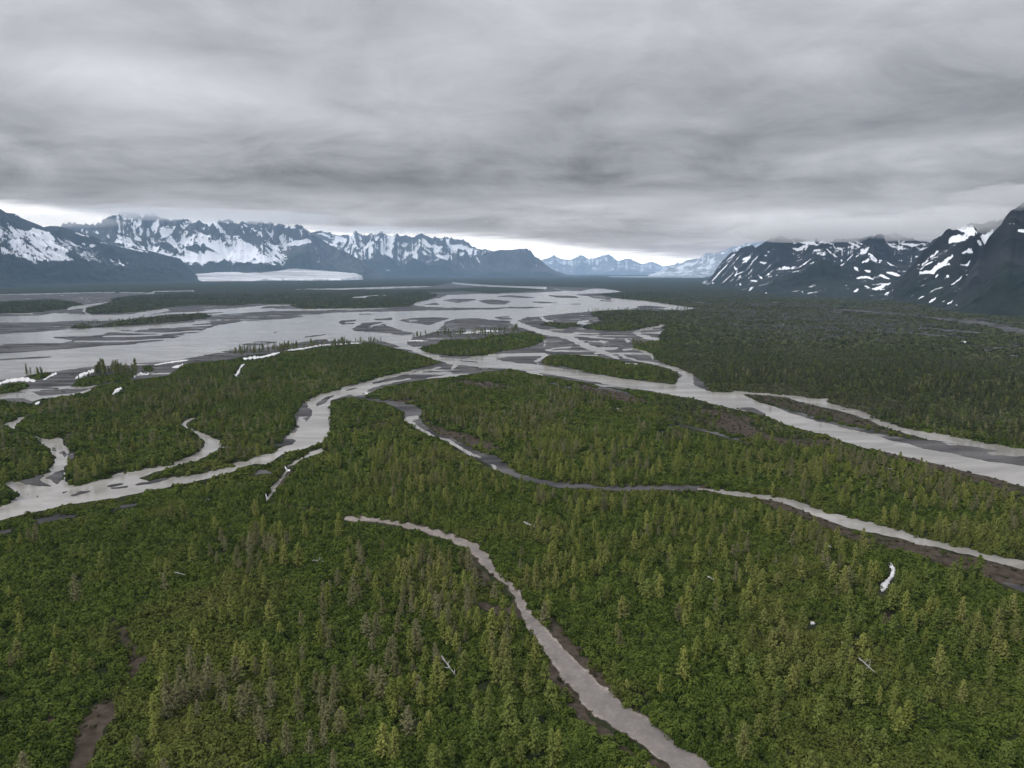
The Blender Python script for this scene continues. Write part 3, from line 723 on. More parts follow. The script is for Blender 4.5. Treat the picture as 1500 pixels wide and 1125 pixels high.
F5 = lambda p: Z(1000, 320, 5, p)
G5 = lambda p: Z(1200, 290, 5, p)
mountain('broad dark mountain right of the valley gap with scattered slanting snow patches',
         [(1026, 416), (1033, 411), (1040, 405), (1045, 398), (1052, 388), (1058, 380), (1068, 373), (1080, 366), (1085, 362), (1095, 362), (1105, 358), (1115, 355), (1122, 352), (1130, 347), (1137, 345), (1145, 345), (1155, 347), (1170, 348), (1185, 350), (1195, 348), (1210, 351), (1225, 350), (1240, 350), (1255, 349), (1270, 344), (1290, 340), (1310, 341), (1330, 346), (1345, 350), (1360, 352), (1400, 356), (1450, 352)],
         [(1026, 9500), (1080, 6500), (1140, 5000), (1200, 4700), (1300, 4500), (1450, 4300)], [(1026, 10500), (1080, 9200), (1140, 8000), (1200, 7600), (1300, 7400), (1450, 7200)], M_near, None,
         [(F5(p), t / 5.0) for p, t in [
             ([(420, 310), (450, 290), (520, 280)], 22), ([(380, 340), (395, 380), (380, 430)], 18), ([(400, 440), (435, 410)], 10), ([(550, 285), (600, 270), (640, 280)], 12), ([(560, 320), (600, 330), (640, 310)], 20), ([(610, 240), (650, 250), (655, 270)], 18),
             ([(640, 190), (670, 185)], 14), ([(640, 215), (670, 212)], 10), ([(600, 420), (630, 400), (625, 440)], 18), ([(550, 415), (580, 440)], 18), ([(490, 455), (550, 460)], 14), ([(460, 540), (500, 520), (535, 490)], 12), ([(590, 545), (620, 545)], 12), ([(640, 552), (700, 552)], 5),
             ([(410, 480), (430, 485)], 16), ([(350, 495), (375, 475)], 8), ([(770, 150), (820, 165)], 12), ([(850, 180), (910, 175), (960, 180), (990, 200)], 22), ([(940, 240), (1010, 225)], 14), ([(1040, 210), (1080, 250), (1180, 310)], 14), ([(1010, 285), (1070, 310)], 12), ([(1030, 265), (1060, 270)], 10),
             ([(1050, 170), (1100, 190), (1190, 185)], 14), ([(1190, 165), (1280, 200), (1340, 250), (1400, 280), (1440, 330)], 16), ([(1300, 320), (1350, 310), (1380, 290), (1440, 330)], 32), ([(1250, 350), (1300, 390)], 22), ([(1330, 380), (1380, 385)], 22), ([(1270, 440), (1340, 430), (1400, 445)], 18),
             ([(1140, 375), (1200, 420)], 8), ([(1170, 360), (1230, 420), (1270, 440)], 8), ([(1010, 390), (1060, 450)], 8), ([(1380, 520), (1450, 510), (1500, 480)], 18), ([(1250, 550), (1300, 510)], 8), ([(1170, 485), (1230, 500)], 8), ([(1420, 235), (1450, 270)], 12), ([(870, 540), (890, 540)], 12), ([(770, 345), (800, 345)], 8),
             ([(740, 320), (770, 300)], 8), ([(800, 215), (840, 215)], 8), ([(200, 470), (230, 468)], 12), ([(320, 415), (350, 412)], 7), ([(340, 380), (360, 378)], 8), ([(1120, 235), (1150, 240)], 12), ([(450, 245), (480, 220)], 14), ([(1240, 150), (1290, 180), (1370, 210)], 14), ([(980, 225), (900, 220)], 6)]] +
         [(G5(p), t / 5.0) for p, t in [
             ([(640, 310), (700, 350), (760, 390)], 14), ([(740, 330), (800, 350)], 12), ([(520, 470), (560, 400), (570, 370)], 10), ([(480, 440), (520, 490), (590, 510)], 10), ([(430, 560), (530, 600)], 18), ([(480, 540), (560, 560), (600, 575)], 25), ([(400, 660), (470, 640), (540, 620)], 14), ([(380, 700), (480, 670), (550, 630)], 8), ([(470, 710), (550, 680)], 16), ([(320, 640), (380, 660)], 10), ([(240, 690), (300, 660)], 8), ([(560, 440), (640, 470)], 6)]],
         seed=600, jag=1.0, massif=(800, 0.50), cover=0.385, rows=230, power=1.05, tw=0.26)


mountain('steep dark peak with a white snow couloir near the right edge',
         [(1290, 434), (1300, 430), (1308, 424), (1314, 412), (1330, 392), (1345, 373), (1362, 355), (1375, 344), (1385, 337), (1395, 333), (1410, 331), (1430, 328), (1445, 329), (1460, 324), (1470, 318), (1490, 305), (1530, 290), (1600, 285)],
         [(1290, 4300), (1350, 3800), (1400, 3400), (1600, 3100)], [(1290, 4700), (1350, 4900), (1400, 4900), (1600, 4900)], M_near, None,
         [(G5(p), t / 5.0) for p, t in [
             ([(720, 530), (800, 480), (860, 450)], 16), ([(730, 545), (830, 540), (900, 480), (985, 415)], 32), ([(850, 590), (870, 550)], 20), ([(930, 330), (970, 300), (1060, 290), (1130, 260), (1180, 230)], 46), ([(1000, 230), (1080, 230), (1140, 220)], 50), ([(1040, 410), (1100, 390), (1170, 400)], 30), ([(1100, 380), (1180, 330), (1250, 260), (1320, 200), (1360, 140)], 50),
             ([(1030, 490), (1080, 490), (1110, 450)], 20), ([(800, 380), (850, 370), (820, 410)], 12), ([(930, 570), (960, 580)], 25), ([(960, 640), (1010, 600), (1060, 570)], 16), ([(800, 770), (860, 730)], 20), ([(870, 775), (950, 735)], 8), ([(930, 780), (1050, 730)], 16), ([(700, 745), (800, 715)], 10), ([(910, 500), (960, 480), (950, 510)], 20), ([(700, 625), (760, 622)], 5)]],
         seed=700, jag=1.0, massif=(560, 0.46), cover=0.33, rows=230, power=1.0, tw=0.28)
mountain('near dark forested mountain face cut off by the right edge',
         [(1372, 455), (1392, 446), (1405, 425), (1420, 400), (1434, 374), (1442, 361), (1452, 346), (1462, 330), (1470, 319), (1477, 310), (1483, 304), (1500, 298), (1530, 285), (1600, 270), (1700, 262), (1800, 270), (1920, 280)],
         [(1372, 3080), (1450, 2950), (1600, 2700), (1920, 2300)], [(1372, 3200), (1434, 3600), (1480, 3900), (1600, 3900), (1920, 3600)], M_near, None,
         [(G5(p), t / 5.0) for p, t in [([(1340, 210), (1400, 190), (1460, 190)], 12), ([(1450, 240), (1500, 240), (1530, 260)], 36), ([(1310, 270), (1330, 280)], 14), ([(1360, 300), (1390, 300)], 8), ([(1285, 645), (1300, 640)], 8), ([(990, 785), (1025, 785)], 10), ([(1170, 797), (1225, 797)], 5)]],
         seed=800, jag=0.5, massif=(460, 0.30), cover=0.10, rows=230, power=1.0, tw=0.42)


# ------------------------------------------------------------------ glacier
def glacier():
    outl = [(262, 386), (300, 387), (330, 389), (400, 391), (470, 396), (520, 400), (532, 404), (500, 408), (450, 409), (420, 407.5), (390, 408), (370, 412), (330, 413), (300, 413), (290, 408), (280, 400)]
    ras = MR.new(); MR.poly(ras, outl); ras = MR.blur(ras, 1.0, 0.5)
    nx, ny = 420, 70
    px = np.linspace(258, 536, nx); py = np.linspace(414, 385, ny)
    PX, PY = np.meshgrid(px, py)
    rr = np.interp(PY, [385, 400, 408, 414], [17200, 15300, 13800, 12300])
    dx, dy, dz = ray(PX, PY)
    h = np.hypot(dx, dy)
    x = dx / h * rr; y = dy / h * rr
    z = H + dz / h * rr
    z = z + (fbm(x / 160, y / 400, 4, 900) - 0.5) * 14
    s = MR.sample(ras, PX, PY)
    z = np.where(s < 0.4, z - 400 * (0.4 - s), z)
    f = grid_faces(ny, nx)
    keep = (s.ravel()[f] > 0.05).any(1)
    me = make_mesh('glacier', np.stack([x, y, z], -1).reshape(-1, 3), f[keep], True)
    m, nt, b = new_mat('glacier_ice')
    P = pos(nt)
    n1 = nt.noise(stretch(nt, P, (0.35, 1.6, 1)), 0.0016, 6, 0.6, 0.6); n2 = nt.noise(P, 0.01, 6, 0.65)
    c = nt.mix(nt.step(n1, 0.4, 0.62), (0.70, 0.71, 0.73), (0.30, 0.295, 0.295))
    c = nt.mix(nt.math('MULTIPLY', nt.step(n2, 0.52, 0.7), 0.6), c, (0.22, 0.21, 0.2))
    nt.put(b.inputs['Base Color'], c); b.inputs['Roughness'].default_value = 0.6
    link('glacier', me, m, label='flat whitish glacier tongue spilling out below the snow streaked massif', category='glacier')


glacier()

# ------------------------------------------------------------------ vegetation prototypes
def leaf_quads(centres, normals, size, aspect=1.5):
    """small pointed leaf-spray faces"""
    n = len(centres)
    c = np.asarray(centres); nn = np.asarray(normals)
    nn = nn / np.maximum(np.linalg.norm(nn, axis=1, keepdims=True), 1e-6)
    ref = RNG.normal(size=(n, 3))
    a = np.cross(nn, ref); a /= np.maximum(np.linalg.norm(a, axis=1, keepdims=True), 1e-6)
    b = np.cross(nn, a)
    s = size * RNG.uniform(0.6, 1.3, (n, 1))
    v = np.stack([c - a * s * aspect * .5, c - b * s * .5, c + a * s * aspect * .5, c + b * s * .5], 1).reshape(-1, 3)
    f = np.arange(n * 4).reshape(-1, 4)
    return v, f


def crown_conical(h, width, n, seed, ragged=0.35, base=0.08, leaf=0.5):
    """a young tree: whorls of rising branches, short at the tip, ragged outline"""
    r = np.random.default_rng(seed)
    C = []; N = []
    whorls = int(h * 2.0)
    for k in range(whorls):
        t = base + (1 - base) * (k + r.uniform(0, 0.8)) / whorls
        L = width * (1 - t) ** 0.62 * (0.62 + 0.38 * min(1, t / 0.3)) * r.uniform(1 - ragged, 1 + ragged) + 0.12
        nb = r.integers(4, 8)
        ph = r.uniform(0, 6.28)
        for j in range(nb):
            if r.random() < 0.14:
                continue
            a = ph + 6.283 * j / nb + r.normal(0, 0.25)
            Lj = L * r.uniform(0.55, 1.2)
            m = max(2, int(n / whorls / nb))
            for q in range(m):
                s = (q + r.uniform(0.1, 1)) / m
                up = 0.35 * s * Lj
                C.append((math.cos(a) * Lj * s + r.normal(0, .14), math.sin(a) * Lj * s + r.normal(0, .14), t * h + up + r.normal(0, .16)))
                N.append((math.cos(a) * .6 + r.normal(0, .5), math.sin(a) * .6 + r.normal(0, .5), 0.8 + r.normal(0, .4)))
    return leaf_quads(C, N, leaf)


def tube(pts, rad, sides=6):
    pts = np.asarray(pts, float)
    V = []; Fc = []
    for i, (p, rr) in enumerate(zip(pts, rad)):
        d = pts[min(i + 1, len(pts) - 1)] - pts[max(i - 1, 0)]
        d /= max(np.linalg.norm(d), 1e-6)
        a = np.cross(d, (0.3, 0.9, 0.1)); a /= max(np.linalg.norm(a), 1e-6)
        b = np.cross(d, a)
        for s in range(sides):
            q = 6.2832 * s / sides
            V.append(p + rr * (math.cos(q) * a + math.sin(q) * b))
    for i in range(len(pts) - 1):
        for s in range(sides):
            s2 = (s + 1) % sides
            Fc.append((i * sides + s, i * sides + s2, (i + 1) * sides + s2, (i + 1) * sides + s))
    return np.array(V), np.array(Fc)


def merge(parts):
    V = []; Fc = []; o = 0
    for v, f in parts:
        V.append(v); Fc.append(f + o); o += len(v)
    return np.concatenate(V), np.concatenate(Fc)


def trunk_mesh(h, r0, seed, limbs=0):
    r = np.random.default_rng(seed)
    pts = [(r.normal(0, .06) * i, r.normal(0, .06) * i, -0.5 + (h + .3) * i / 5) for i in range(6)]
    parts = [tube(pts, [r0 * (1 - 0.17 * i) for i in range(6)], 7)]
    for k in range(limbs):
        t = r.uniform(0.15, 0.9); a = r.uniform(0, 6.28); L = (1 - t) * h * 0.22 * r.uniform(.6, 1.2) + .5
        p0 = np.array([pts[2][0] * t, pts[2][1] * t, t * h])
        p1 = p0 + L * np.array([math.cos(a) * .8, math.sin(a) * .8, .55])
        parts.append(tube([p0, (p0 + p1) / 2 + r.normal(0, .06, 3), p1], [r0 * .34 * (1 - t * .5), r0 * .22, .02], 4))
    return merge(parts)


def shrub_mesh(rad, h, n, seed, leaf=0.55):
    r = np.random.default_rng(seed)
    C = []; N = []
    lobes = [(0, 0, 1.0)] + [(r.normal(0, rad * .45), r.normal(0, rad * .45), r.uniform(.55, .95)) for _ in range(5)]
    for lx, ly, s in lobes:
        m = int(n / 6)
        d = r.normal(size=(m, 3)); d[:, 2] = np.abs(d[:, 2]) + 0.1
        d /= np.linalg.norm(d, axis=1, keepdims=True)
        k = r.uniform(0.75, 1.06, (m, 1))
        p = d * k * np.array([rad * .62 * s, rad * .62 * s, h * s]) + np.array([lx, ly, 0])
        C.append(p); N.append(d + r.normal(0, .45, (m, 3)))
    return leaf_quads(np.concatenate(C), np.concatenate(N), leaf)


LEAF_YG = mat_leaf('spring_leaf', (0.140, 0.166, 0.034), (0.240, 0.255, 0.064), (0.185, 0.175, 0.070))
LEAF_G = mat_leaf('green_leaf', (0.095, 0.128, 0.029), (0.170, 0.200, 0.050), (0.155, 0.158, 0.050))
LEAF_BR = mat_leaf('budding_twig', (0.13, 0.128, 0.056), (0.20, 0.19, 0.098))
LEAF_GR = mat_leaf('grey_twig', (0.105, 0.108, 0.098), (0.165, 0.163, 0.152))
LEAF_GD = mat_leaf('grey_brush', (0.070, 0.070, 0.062), (0.115, 0.112, 0.102))
FAR_YG = mat_leaf('far_spring_leaf', (0.085, 0.100, 0.022), (0.150, 0.160, 0.042), (0.115, 0.108, 0.045))
FAR_G = mat_leaf('far_green_leaf', (0.062, 0.088, 0.022), (0.110, 0.134, 0.036), (0.10, 0.102, 0.036))
SHRUB = mat_leaf('alder_leaf', (0.036, 0.056, 0.010), (0.088, 0.116, 0.022), (0.112, 0.116, 0.031), 0.012)
SHRUB_D = mat_leaf('dark_alder_leaf', (0.045, 0.053, 0.022), (0.084, 0.092, 0.040), (0.086, 0.086, 0.050), 0.004)
BRUSH = mat_leaf('dry_brush', (0.045, 0.040, 0.020), (0.075, 0.066, 0.040))
BARK = mat_plain('bark', (0.06, 0.05, 0.042), (0.12, 0.105, 0.09), 3)
BARK_G = mat_plain('grey_bark', (0.16, 0.15, 0.14), (0.30, 0.285, 0.27), 3)
DEADWOOD = mat_plain('bleached_wood', (0.24, 0.23, 0.215), (0.42, 0.40, 0.38), 2)
SNOW = mat_plain('old_snow', (0.42, 0.41, 0.40), (0.72, 0.73, 0.74), 0.35, 0.8)

# near trees: (height, crown meshes ...)
KINDS = {}
TREE_VARS = []
for kind, mat, bark, hw, n, leaf in [
    ('yellow-green', LEAF_YG, BARK, [(12, 2.6), (10.5, 2.8), (13, 2.4), (8.5, 2.3)], 2600, .36),
    ('mid-green', LEAF_G, BARK, [(12, 2.7), (10, 2.8), (8.5, 2.4)], 2600, .38),
    ('brownish', LEAF_BR, BARK, [(12.5, 2.6), (10.5, 2.8), (9, 2.4)], 2200, .30),
]:
    for i, (h, w) in enumerate(hw):
        cv, cf = crown_conical(h, w, n, 1000 + len(TREE_VARS) * 7, leaf=leaf, ragged=.45 if kind == 'brownish' else .35)
        cm = make_mesh('crown', cv, cf); cm.materials.append(mat)
        tv, tf = trunk_mesh(h, 0.14, 50 + len(TREE_VARS), 14 if kind == 'brownish' else 5)
        tm = make_mesh('trunk', tv, tf, True); tm.materials.append(bark)
        TREE_VARS.append((kind, h, cm, tm))


def proto(name, parts, mats):
    """mesh template used by the scattered vegetation; never linked to the scene"""
    V, Fc = merge(parts)
    me = make_mesh(name, V, Fc)
    for m in mats:
        me.materials.append(m)
    idx = np.concatenate([np.full(len(f), i) for i, (v, f) in enumerate(parts)]).astype(np.int32)
    me.polygons.foreach_set('material_index', idx)
    return bpy.data.objects.new(name, me)


def scatter(name, protos, P, rot, scl, idx, mat=None, **props):
    me = bpy.data.meshes.new(name)
    me.vertices.add(len(P)); me.vertices.foreach_set('co', np.asarray(P, np.float32).ravel())
    a = me.attributes.new('turn', 'FLOAT_VECTOR', 'POINT'); a.data.foreach_set('vector', np.asarray(rot, np.float32).ravel())
    a = me.attributes.new('size', 'FLOAT_VECTOR', 'POINT'); a.data.foreach_set('vector', np.asarray(scl, np.float32).ravel())
    a = me.attributes.new('pick', 'INT', 'POINT'); a.data.foreach_set('value', np.asarray(idx, np.int32))
    o = link(name, me, **props)
    ng = bpy.data.node_groups.new(name, 'GeometryNodeTree')
    ng.interface.new_socket('Geometry', in_out='INPUT', socket_type='NodeSocketGeometry')
    ng.interface.new_socket('Geometry', in_out='OUTPUT', socket_type='NodeSocketGeometry')
    gi = ng.nodes.new('NodeGroupInput'); go = ng.nodes.new('NodeGroupOutput'); jn = ng.nodes.new('GeometryNodeJoinGeometry')

    def named(nm, typ):
        nd = ng.nodes.new('GeometryNodeInputNamedAttribute'); nd.data_type = typ; nd.inputs[0].default_value = nm
        return nd.outputs[0]
    rt, sc, pk = named('turn', 'FLOAT_VECTOR'), named('size', 'FLOAT_VECTOR'), named('pick', 'INT')
    for k, pr in enumerate(protos):
        oi = ng.nodes.new('GeometryNodeObjectInfo'); oi.inputs['Object'].default_value = pr; oi.inputs['As Instance'].default_value = False
        cmp = ng.nodes.new('FunctionNodeCompare'); cmp.data_type = 'INT'; cmp.operation = 'EQUAL'
        ng.links.new(pk, cmp.inputs[2]); cmp.inputs[3].default_value = k
        ip = ng.nodes.new('GeometryNodeInstanceOnPoints')
        e2r = ng.nodes.new('FunctionNodeEulerToRotation')
        ng.links.new(rt, e2r.inputs[0])
        ng.links.new(gi.outputs[0], ip.inputs['Points']); ng.links.new(cmp.outputs[0], ip.inputs['Selection'])
        ng.links.new(oi.outputs['Geometry'], ip.inputs['Instance'])
        ng.links.new(e2r.outputs[0], ip.inputs['Rotation']); ng.links.new(sc, ip.inputs['Scale'])
        ng.links.new(ip.outputs[0], jn.inputs[0])
    ng.links.new(jn.outputs[0], go.inputs[0])
    md = o.modifiers.new('scatter', 'NODES'); md.node_group = ng
    return o


def rand_ground(n, r0, r1, half=0.76):
    """points spread evenly over a sector of the plain"""
    if r1 <= 640:
        half, n = 1.0, int(n * 1.32)
    r = np.sqrt(RNG.uniform(r0 * r0, r1 * r1, n))
    a = RNG.uniform(-half, half, n)
    return r * np.sin(a), r * np.cos(a)


def raw(img, px, py):
    return R.sample(img, px, py)


def wooded(x, y, h, thin_brown=0.12, thin_sparse=0.5, rad=0.0):
    """keep only points on wooded ground whose top does not lean over open water or track in front of it"""
    px, py = project(x, y, np.ones_like(x))
    qx, qy = project(x, y, h * np.ones_like(x))
    ok = (raw(open_b, px, py) < 0.35)
    for k in (0.35, 0.7, 1.0):
        ok &= raw(open_b, px + (qx - px) * k, py + (qy - py) * k) < 0.55
    if rad > 0:
        for ox, oy, oz in ((-.8, 0, .3), (.8, 0, .3), (0, -.8, .2), (-.5, -.5, .6), (.5, -.5, .6)):
            ax, ay = project(x + ox * rad, y + oy * rad, oz * h + 1.0)
            ok &= raw(open_b, ax, ay) < 0.5
    br = raw(brown_b, px, py)
    ok &= RNG.random(len(x)) > br * (1 - thin_brown) * 1.15
    ok &= RNG.random(len(x)) > raw(sparse_b, px, py) * (1 - thin_sparse)
    return ok, px, py


# ---- trees, nearest first
LOWD = R.new()
R.poly(LOWD, [(-320, 790), (0, 765), (300, 715), (400, 725), (350, 830), (300, 880), (235, 960), (215, 1060), (190, 1210), (-320, 1210)], 0.8)
R.poly(LOWD, [(760, 870), (860, 900), (960, 1010), (1080, 1125), (1000, 1125), (870, 1000), (800, 930)], 0.55)
R.poly(LOWD, [(1020, 1010), (1140, 1030), (1180, 1125), (1060, 1125)], 0.6)
R.poly(LOWD, [(560, 880), (700, 900), (800, 1000), (900, 1120), (760, 1120), (660, 1000)], 0.35)
R.poly(LOWD, [(90, 660), (200, 640), (290, 650), (250, 675), (100, 705)], 0.7)
LOWD = R.blur(LOWD, 14, 9)


def tree_points(n, r0, r1, h, dens_lo, dens_hi, scale):
    x, y = rand_ground(n, r0, r1)
    ok, px, py = wooded(x, y, h, 0.10, 0.10, 2.2)
    d = fbm(x / scale, y / scale, 4, 321, 0.6)
    prob = dens_lo + (dens_hi - dens_lo) * sstep(0.42, 0.62, d)
    prob = prob * (1 - R.sample(LOWD, px, py))
    ok &= RNG.random(len(x)) < prob
    return x[ok], y[ok]


tx, ty = tree_points(12500, 130, 640, 11.0, 0.12, 0.72, 34)
# a few traced from the picture (base pixel)
HAND = [(660, 1118), (598, 1082), (370, 905), (398, 1030), (135, 985), (150, 960), (112, 990), (30, 912), (60, 905), (245, 1005), (228, 1075), (285, 950), (310, 985), (385, 1090), (520, 980), (615, 950), (618, 1090), (755, 1010), (770, 1015), (745, 995), (880, 890), (905, 880), (1110, 1085), (1135, 1080), (1075, 990), (1380, 1010), (1375, 990),
        (1165, 955), (1210, 955), (1295, 1100), (1130, 940), (1450, 1010), (1020, 830), (1035, 800), (985, 840), (950, 830), (650, 835), (600, 845), (530, 830), (320, 1040), (440, 1060), (470, 1040), (490, 1010), (545, 1005), (480, 890), (560, 905), (585, 900), (420, 800), (450, 790), (1000, 1000), (1320, 960), (1450, 900)]
hx, hy = ground([a for a, b in HAND], [b for a, b in HAND], 1.2)
tx = np.concatenate([hx, tx]); ty = np.concatenate([hy, ty])
# drop trees standing on top of each other
order = []
cell = {}
for i in range(len(tx)):
    c = (int(tx[i] // 3), int(ty[i] // 3))
    if all((tx[i] - tx[j]) ** 2 + (ty[i] - ty[j]) ** 2 > 9 for a in (-1, 0, 1) for b in (-1, 0, 1) for j in cell.get((c[0] + a, c[1] + b), ())):
        cell.setdefault(c, []).append(i); order.append(i)
tx, ty = tx[order], ty[order]
tz = ground_z(tx, ty)
kn = fbm(tx / 70, ty / 70, 3, 777) + RNG.normal(0, 0.11, len(tx))
kind_i = np.where(kn > 0.68, 2, np.where(kn > 0.43, 0, 1))
tvar = np.zeros(len(tx), int)
for k, nm in enumerate(('yellow-green', 'mid-green', 'brownish')):
    opts = [i for i, v in enumerate(TREE_VARS) if v[0] == nm]
    m = kind_i == k
    tvar[m] = RNG.choice(opts, m.sum())
tscale = RNG.uniform(0.58, 1.15, len(tx))
trot = RNG.uniform(0, 6.28, len(tx))
# the 300 that show largest
px, py = project(tx, ty, tz)
qx, qy = project(tx, ty, tz + 12 * tscale)
inframe = (px > -8) & (px < 1508) & (qy < 1115) & (py > 400) & (py < 1160)
slant = np.sqrt(tx ** 2 + ty ** 2 + H ** 2)
size = np.array([TREE_VARS[v][1] for v in tvar]) * tscale / slant
rank = np.argsort(np.where(inframe, -size, 1))
pick = rank[:min(300, int(inframe.sum()))]
is_thing = np.zeros(len(tx), bool); is_thing[pick] = True

# landmarks the labels refer to
MARKS = [((1000, 1110), 'the wide near end of the gravel track'), ((870, 1022), 'the widening stretch of the gravel track'), ((785, 920), 'the middle stretch of the gravel track'), ((742, 856), 'the narrow neck of the gravel track'), ((705, 814), 'the upper bend of the gravel track'), ((580, 768), 'the thin far end of the gravel track'),
         ((722, 892), 'the bare brown patch beside the track'), ((1300, 850), 'the white snow strip in the woods'), ((195, 965), 'the upper left brown clearing'), ((130, 1085), 'the lower left brown clearing'), ((657, 983), 'the log left of the track'), ((1270, 980), 'the long log in the right woods'),
         ((1238, 950), 'the short log in the right woods'), ((780, 774), 'the forked log above the track'), ((1190, 915), 'the small round snow patch'), ((1380, 800), 'the pale side stream at the right'), ((1180, 744), 'the bend of the pale side stream'), ((80, 765), 'the white stones by the left river'), ((265, 846), 'the log in the left thicket'), ((465, 826), 'the log amid the left trees'),
         ((1500, 1125), 'the lower right corner of the picture'), ((0, 1125), 'the lower left corner of the picture'), ((400, 1125), 'the bottom edge left of the track'), ((1200, 1125), 'the right part of the bottom edge'), ((0, 900), 'the middle of the lower left side'), ((1500, 950), 'the lower right side of the picture'), ((300, 930), 'the thicket right of the brown clearings'), ((480, 930), 'the heart of the left tree stand'), ((1080, 880), 'the heart of the right tree stand'), ((600, 1050), 'the near trees left of the track')]
MK = np.array([p for p, _ in MARKS], float)
ORD = 'nearest,second nearest,third nearest,fourth nearest,fifth nearest,sixth nearest,seventh nearest,eighth nearest,ninth nearest,tenth nearest,eleventh nearest,twelfth nearest,thirteenth nearest,fourteenth nearest,fifteenth nearest,sixteenth nearest,seventeenth nearest,eighteenth nearest,nineteenth nearest,twentieth nearest'.split(',')
LOOK = {0: ('tall yellow-green', 'low yellow-green'), 1: ('tall mid-green', 'low mid-green'), 2: ('tall brownish', 'low brownish')}
height = np.array([TREE_VARS[v][1] for v in tvar]) * tscale
looks = np.array([kind_i[i] * 2 + (0 if height[i] > 9.2 else 1) for i in range(len(tx))])
mid_x, mid_y = (px + qx) / 2, (py + qy) / 2
D2 = np.hypot(mid_x[:, None] - MK[None, :, 0], mid_y[:, None] - MK[None, :, 1])
taken = set()
labels = {}
for i in pick:
    cand = sorted(range(len(MK)), key=lambda m: D2[i, m])
    best = None
    for m in cand[:6]:
        same = np.where((looks == looks[i]) & inframe)[0]
        rk = int((D2[same, m] < D2[i, m]).sum())
        if rk < len(ORD) and (best is None or rk < best[0]):
            best = (rk, m)
        if best and best[0] <= 2:
            break
    if best is None:
        best = (len(ORD) - 1, cand[0])
    lk = LOOK[looks[i] // 2][looks[i] % 2]
    labels[i] = '%s tree, %s such tree to %s' % (lk, ORD[best[0]], MARKS[best[1]][1])
for i in pick:
    kind, h, cm, tm = TREE_VARS[tvar[i]]
    e = bpy.data.objects.new('tree', None); COL.objects.link(e)
    e.empty_display_size = 1
    e.location = (tx[i], ty[i], tz[i]); e.rotation_euler = (RNG.normal(0, .03), RNG.normal(0, .03), trot[i])
    s = tscale[i]; w = s * RNG.uniform(.85, 1.2)
    e.scale = (w, w, s)
    e['label'] = labels[i]; e['category'] = 'tree'; e['group'] = 'young trees rising out of the near thicket'
    for nm, me_ in (('crown', cm), ('trunk', tm)):
        c = bpy.data.objects.new(nm, me_); COL.objects.link(c); c.parent = e

# ---- the rest of the woods
PT = []
for kind, h, cm, tm in TREE_VARS:
    pass
for v, (kind, h, cm, tm) in enumerate(TREE_VARS):
    o = bpy.data.objects.new('crown', cm)
    PT.append(o)
nT = len(PT)
far_specs = [(FAR_YG, 14, 3.4, 420, .9, 1), (FAR_G, 14, 3.6, 420, .95, 2), (LEAF_BR, 13.5, 3.4, 380, .7, 3), (LEAF_GR, 14.5, 3.0, 340, .7, 4), (SHRUB_D, 15, 3.4, 420, 1.0, 5)]
for mat, h, w, n, leaf, s in far_specs:
    v, f = crown_conical(h, w, n, 2000 + s, leaf=leaf, ragged=.4)
    tv, tf = trunk_mesh(h, 0.2, 70 + s, 0)
    PT.append(proto('far_tree', [(v, f), (tv, tf)], [mat, BARK_G if s in (3, 4) else BARK]))
rest = ~is_thing
wp = [np.stack([tx[rest], ty[rest], tz[rest]], 1)]
wi = [tvar[rest]]
ws = [np.stack([tscale[rest]] * 3, 1)]
for n, r0, r1, sc in [(22000, 640, 1250, 80), (60000, 1250, 2600, 140), (60000, 2600, 5200, 220)]:
    x, y = tree_points(n, r0, r1, 10.0, 0.16, 0.66, sc)
    px_, py_ = project(x, y, 0 * x)
    q = fbm(x / 130, y / 130, 3, 555) + RNG.normal(0, .1, len(x))
    k = np.where(q > .64, 2, np.where(q > .48, 0, 1)) + nT
    greyz = sstep(960, 1080, px_) * sstep(508, 482, py_)
    darkz = np.maximum(sstep(940, 1000, px_) * sstep(690, 630, py_) * (py_ < 500 + (px_ - 900) * .27 + 60), sstep(480, 465, py_))
    u = RNG.random(len(x))
    k = np.where(u < darkz * .7, nT + 4, np.where((u < darkz * .88) & (k == nT), nT + 1, k))
    k = np.where(RNG.random(len(x)) < greyz * .75, nT + 3, k)
    s = RNG.uniform(.42, .85, len(x)) * (1 - .35 * sstep(940, 1000, px_) * sstep(560, 520, py_))
    wp.append(np.stack([x, y, ground_z(x, y)], 1)); wi.append(k); ws.append(np.stack([s * 1.15, s * 1.15, s], 1))
# stands of thin tall trees on the gravel banks
for x0, x1, yb0, yb1, n, hh in [(140, 200, 546, 552, 70, 24), (38, 76, 546, 553, 22, 13), (330, 430, 519, 512, 90, 15), (410, 560, 512, 501, 150, 15), (605, 650, 494, 490, 40, 15), (650, 760, 492, 484, 110, 16), (860, 1020, 457, 455, 120, 17), (105, 200, 556, 560, 30, 9), (120, 310, 477, 462, 160, 13), (925, 975, 505, 512, 50, 17), (680, 790, 496, 492, 60, 13)]:
    u = RNG.random(n)
    X = x0 + (x1 - x0) * u; Y = yb0 + (yb1 - yb0) * u + RNG.normal(0, 1.8, n)
    x, y = ground(X, Y)
    s = hh / 16.0 * RNG.uniform(.3, 1.15, n) * (0.55 + 0.75 * fbm(X / 9.0, Y / 9.0, 3, 61))
    wp.append(np.stack([x, y, ground_z(x, y)], 1)); wi.append(RNG.choice([nT, nT + 2, nT + 1], n)); ws.append(np.stack([s * .8, s * .8, s], 1))
wp = np.concatenate(wp); wi = np.concatenate(wi); ws = np.concatenate(ws)
rot = np.stack([RNG.normal(0, .03, len(wp)), RNG.normal(0, .03, len(wp)), RNG.uniform(0, 6.28, len(wp))], 1)
print('trees', len(tx), 'woodland', len(wp), 'things', len(pick))
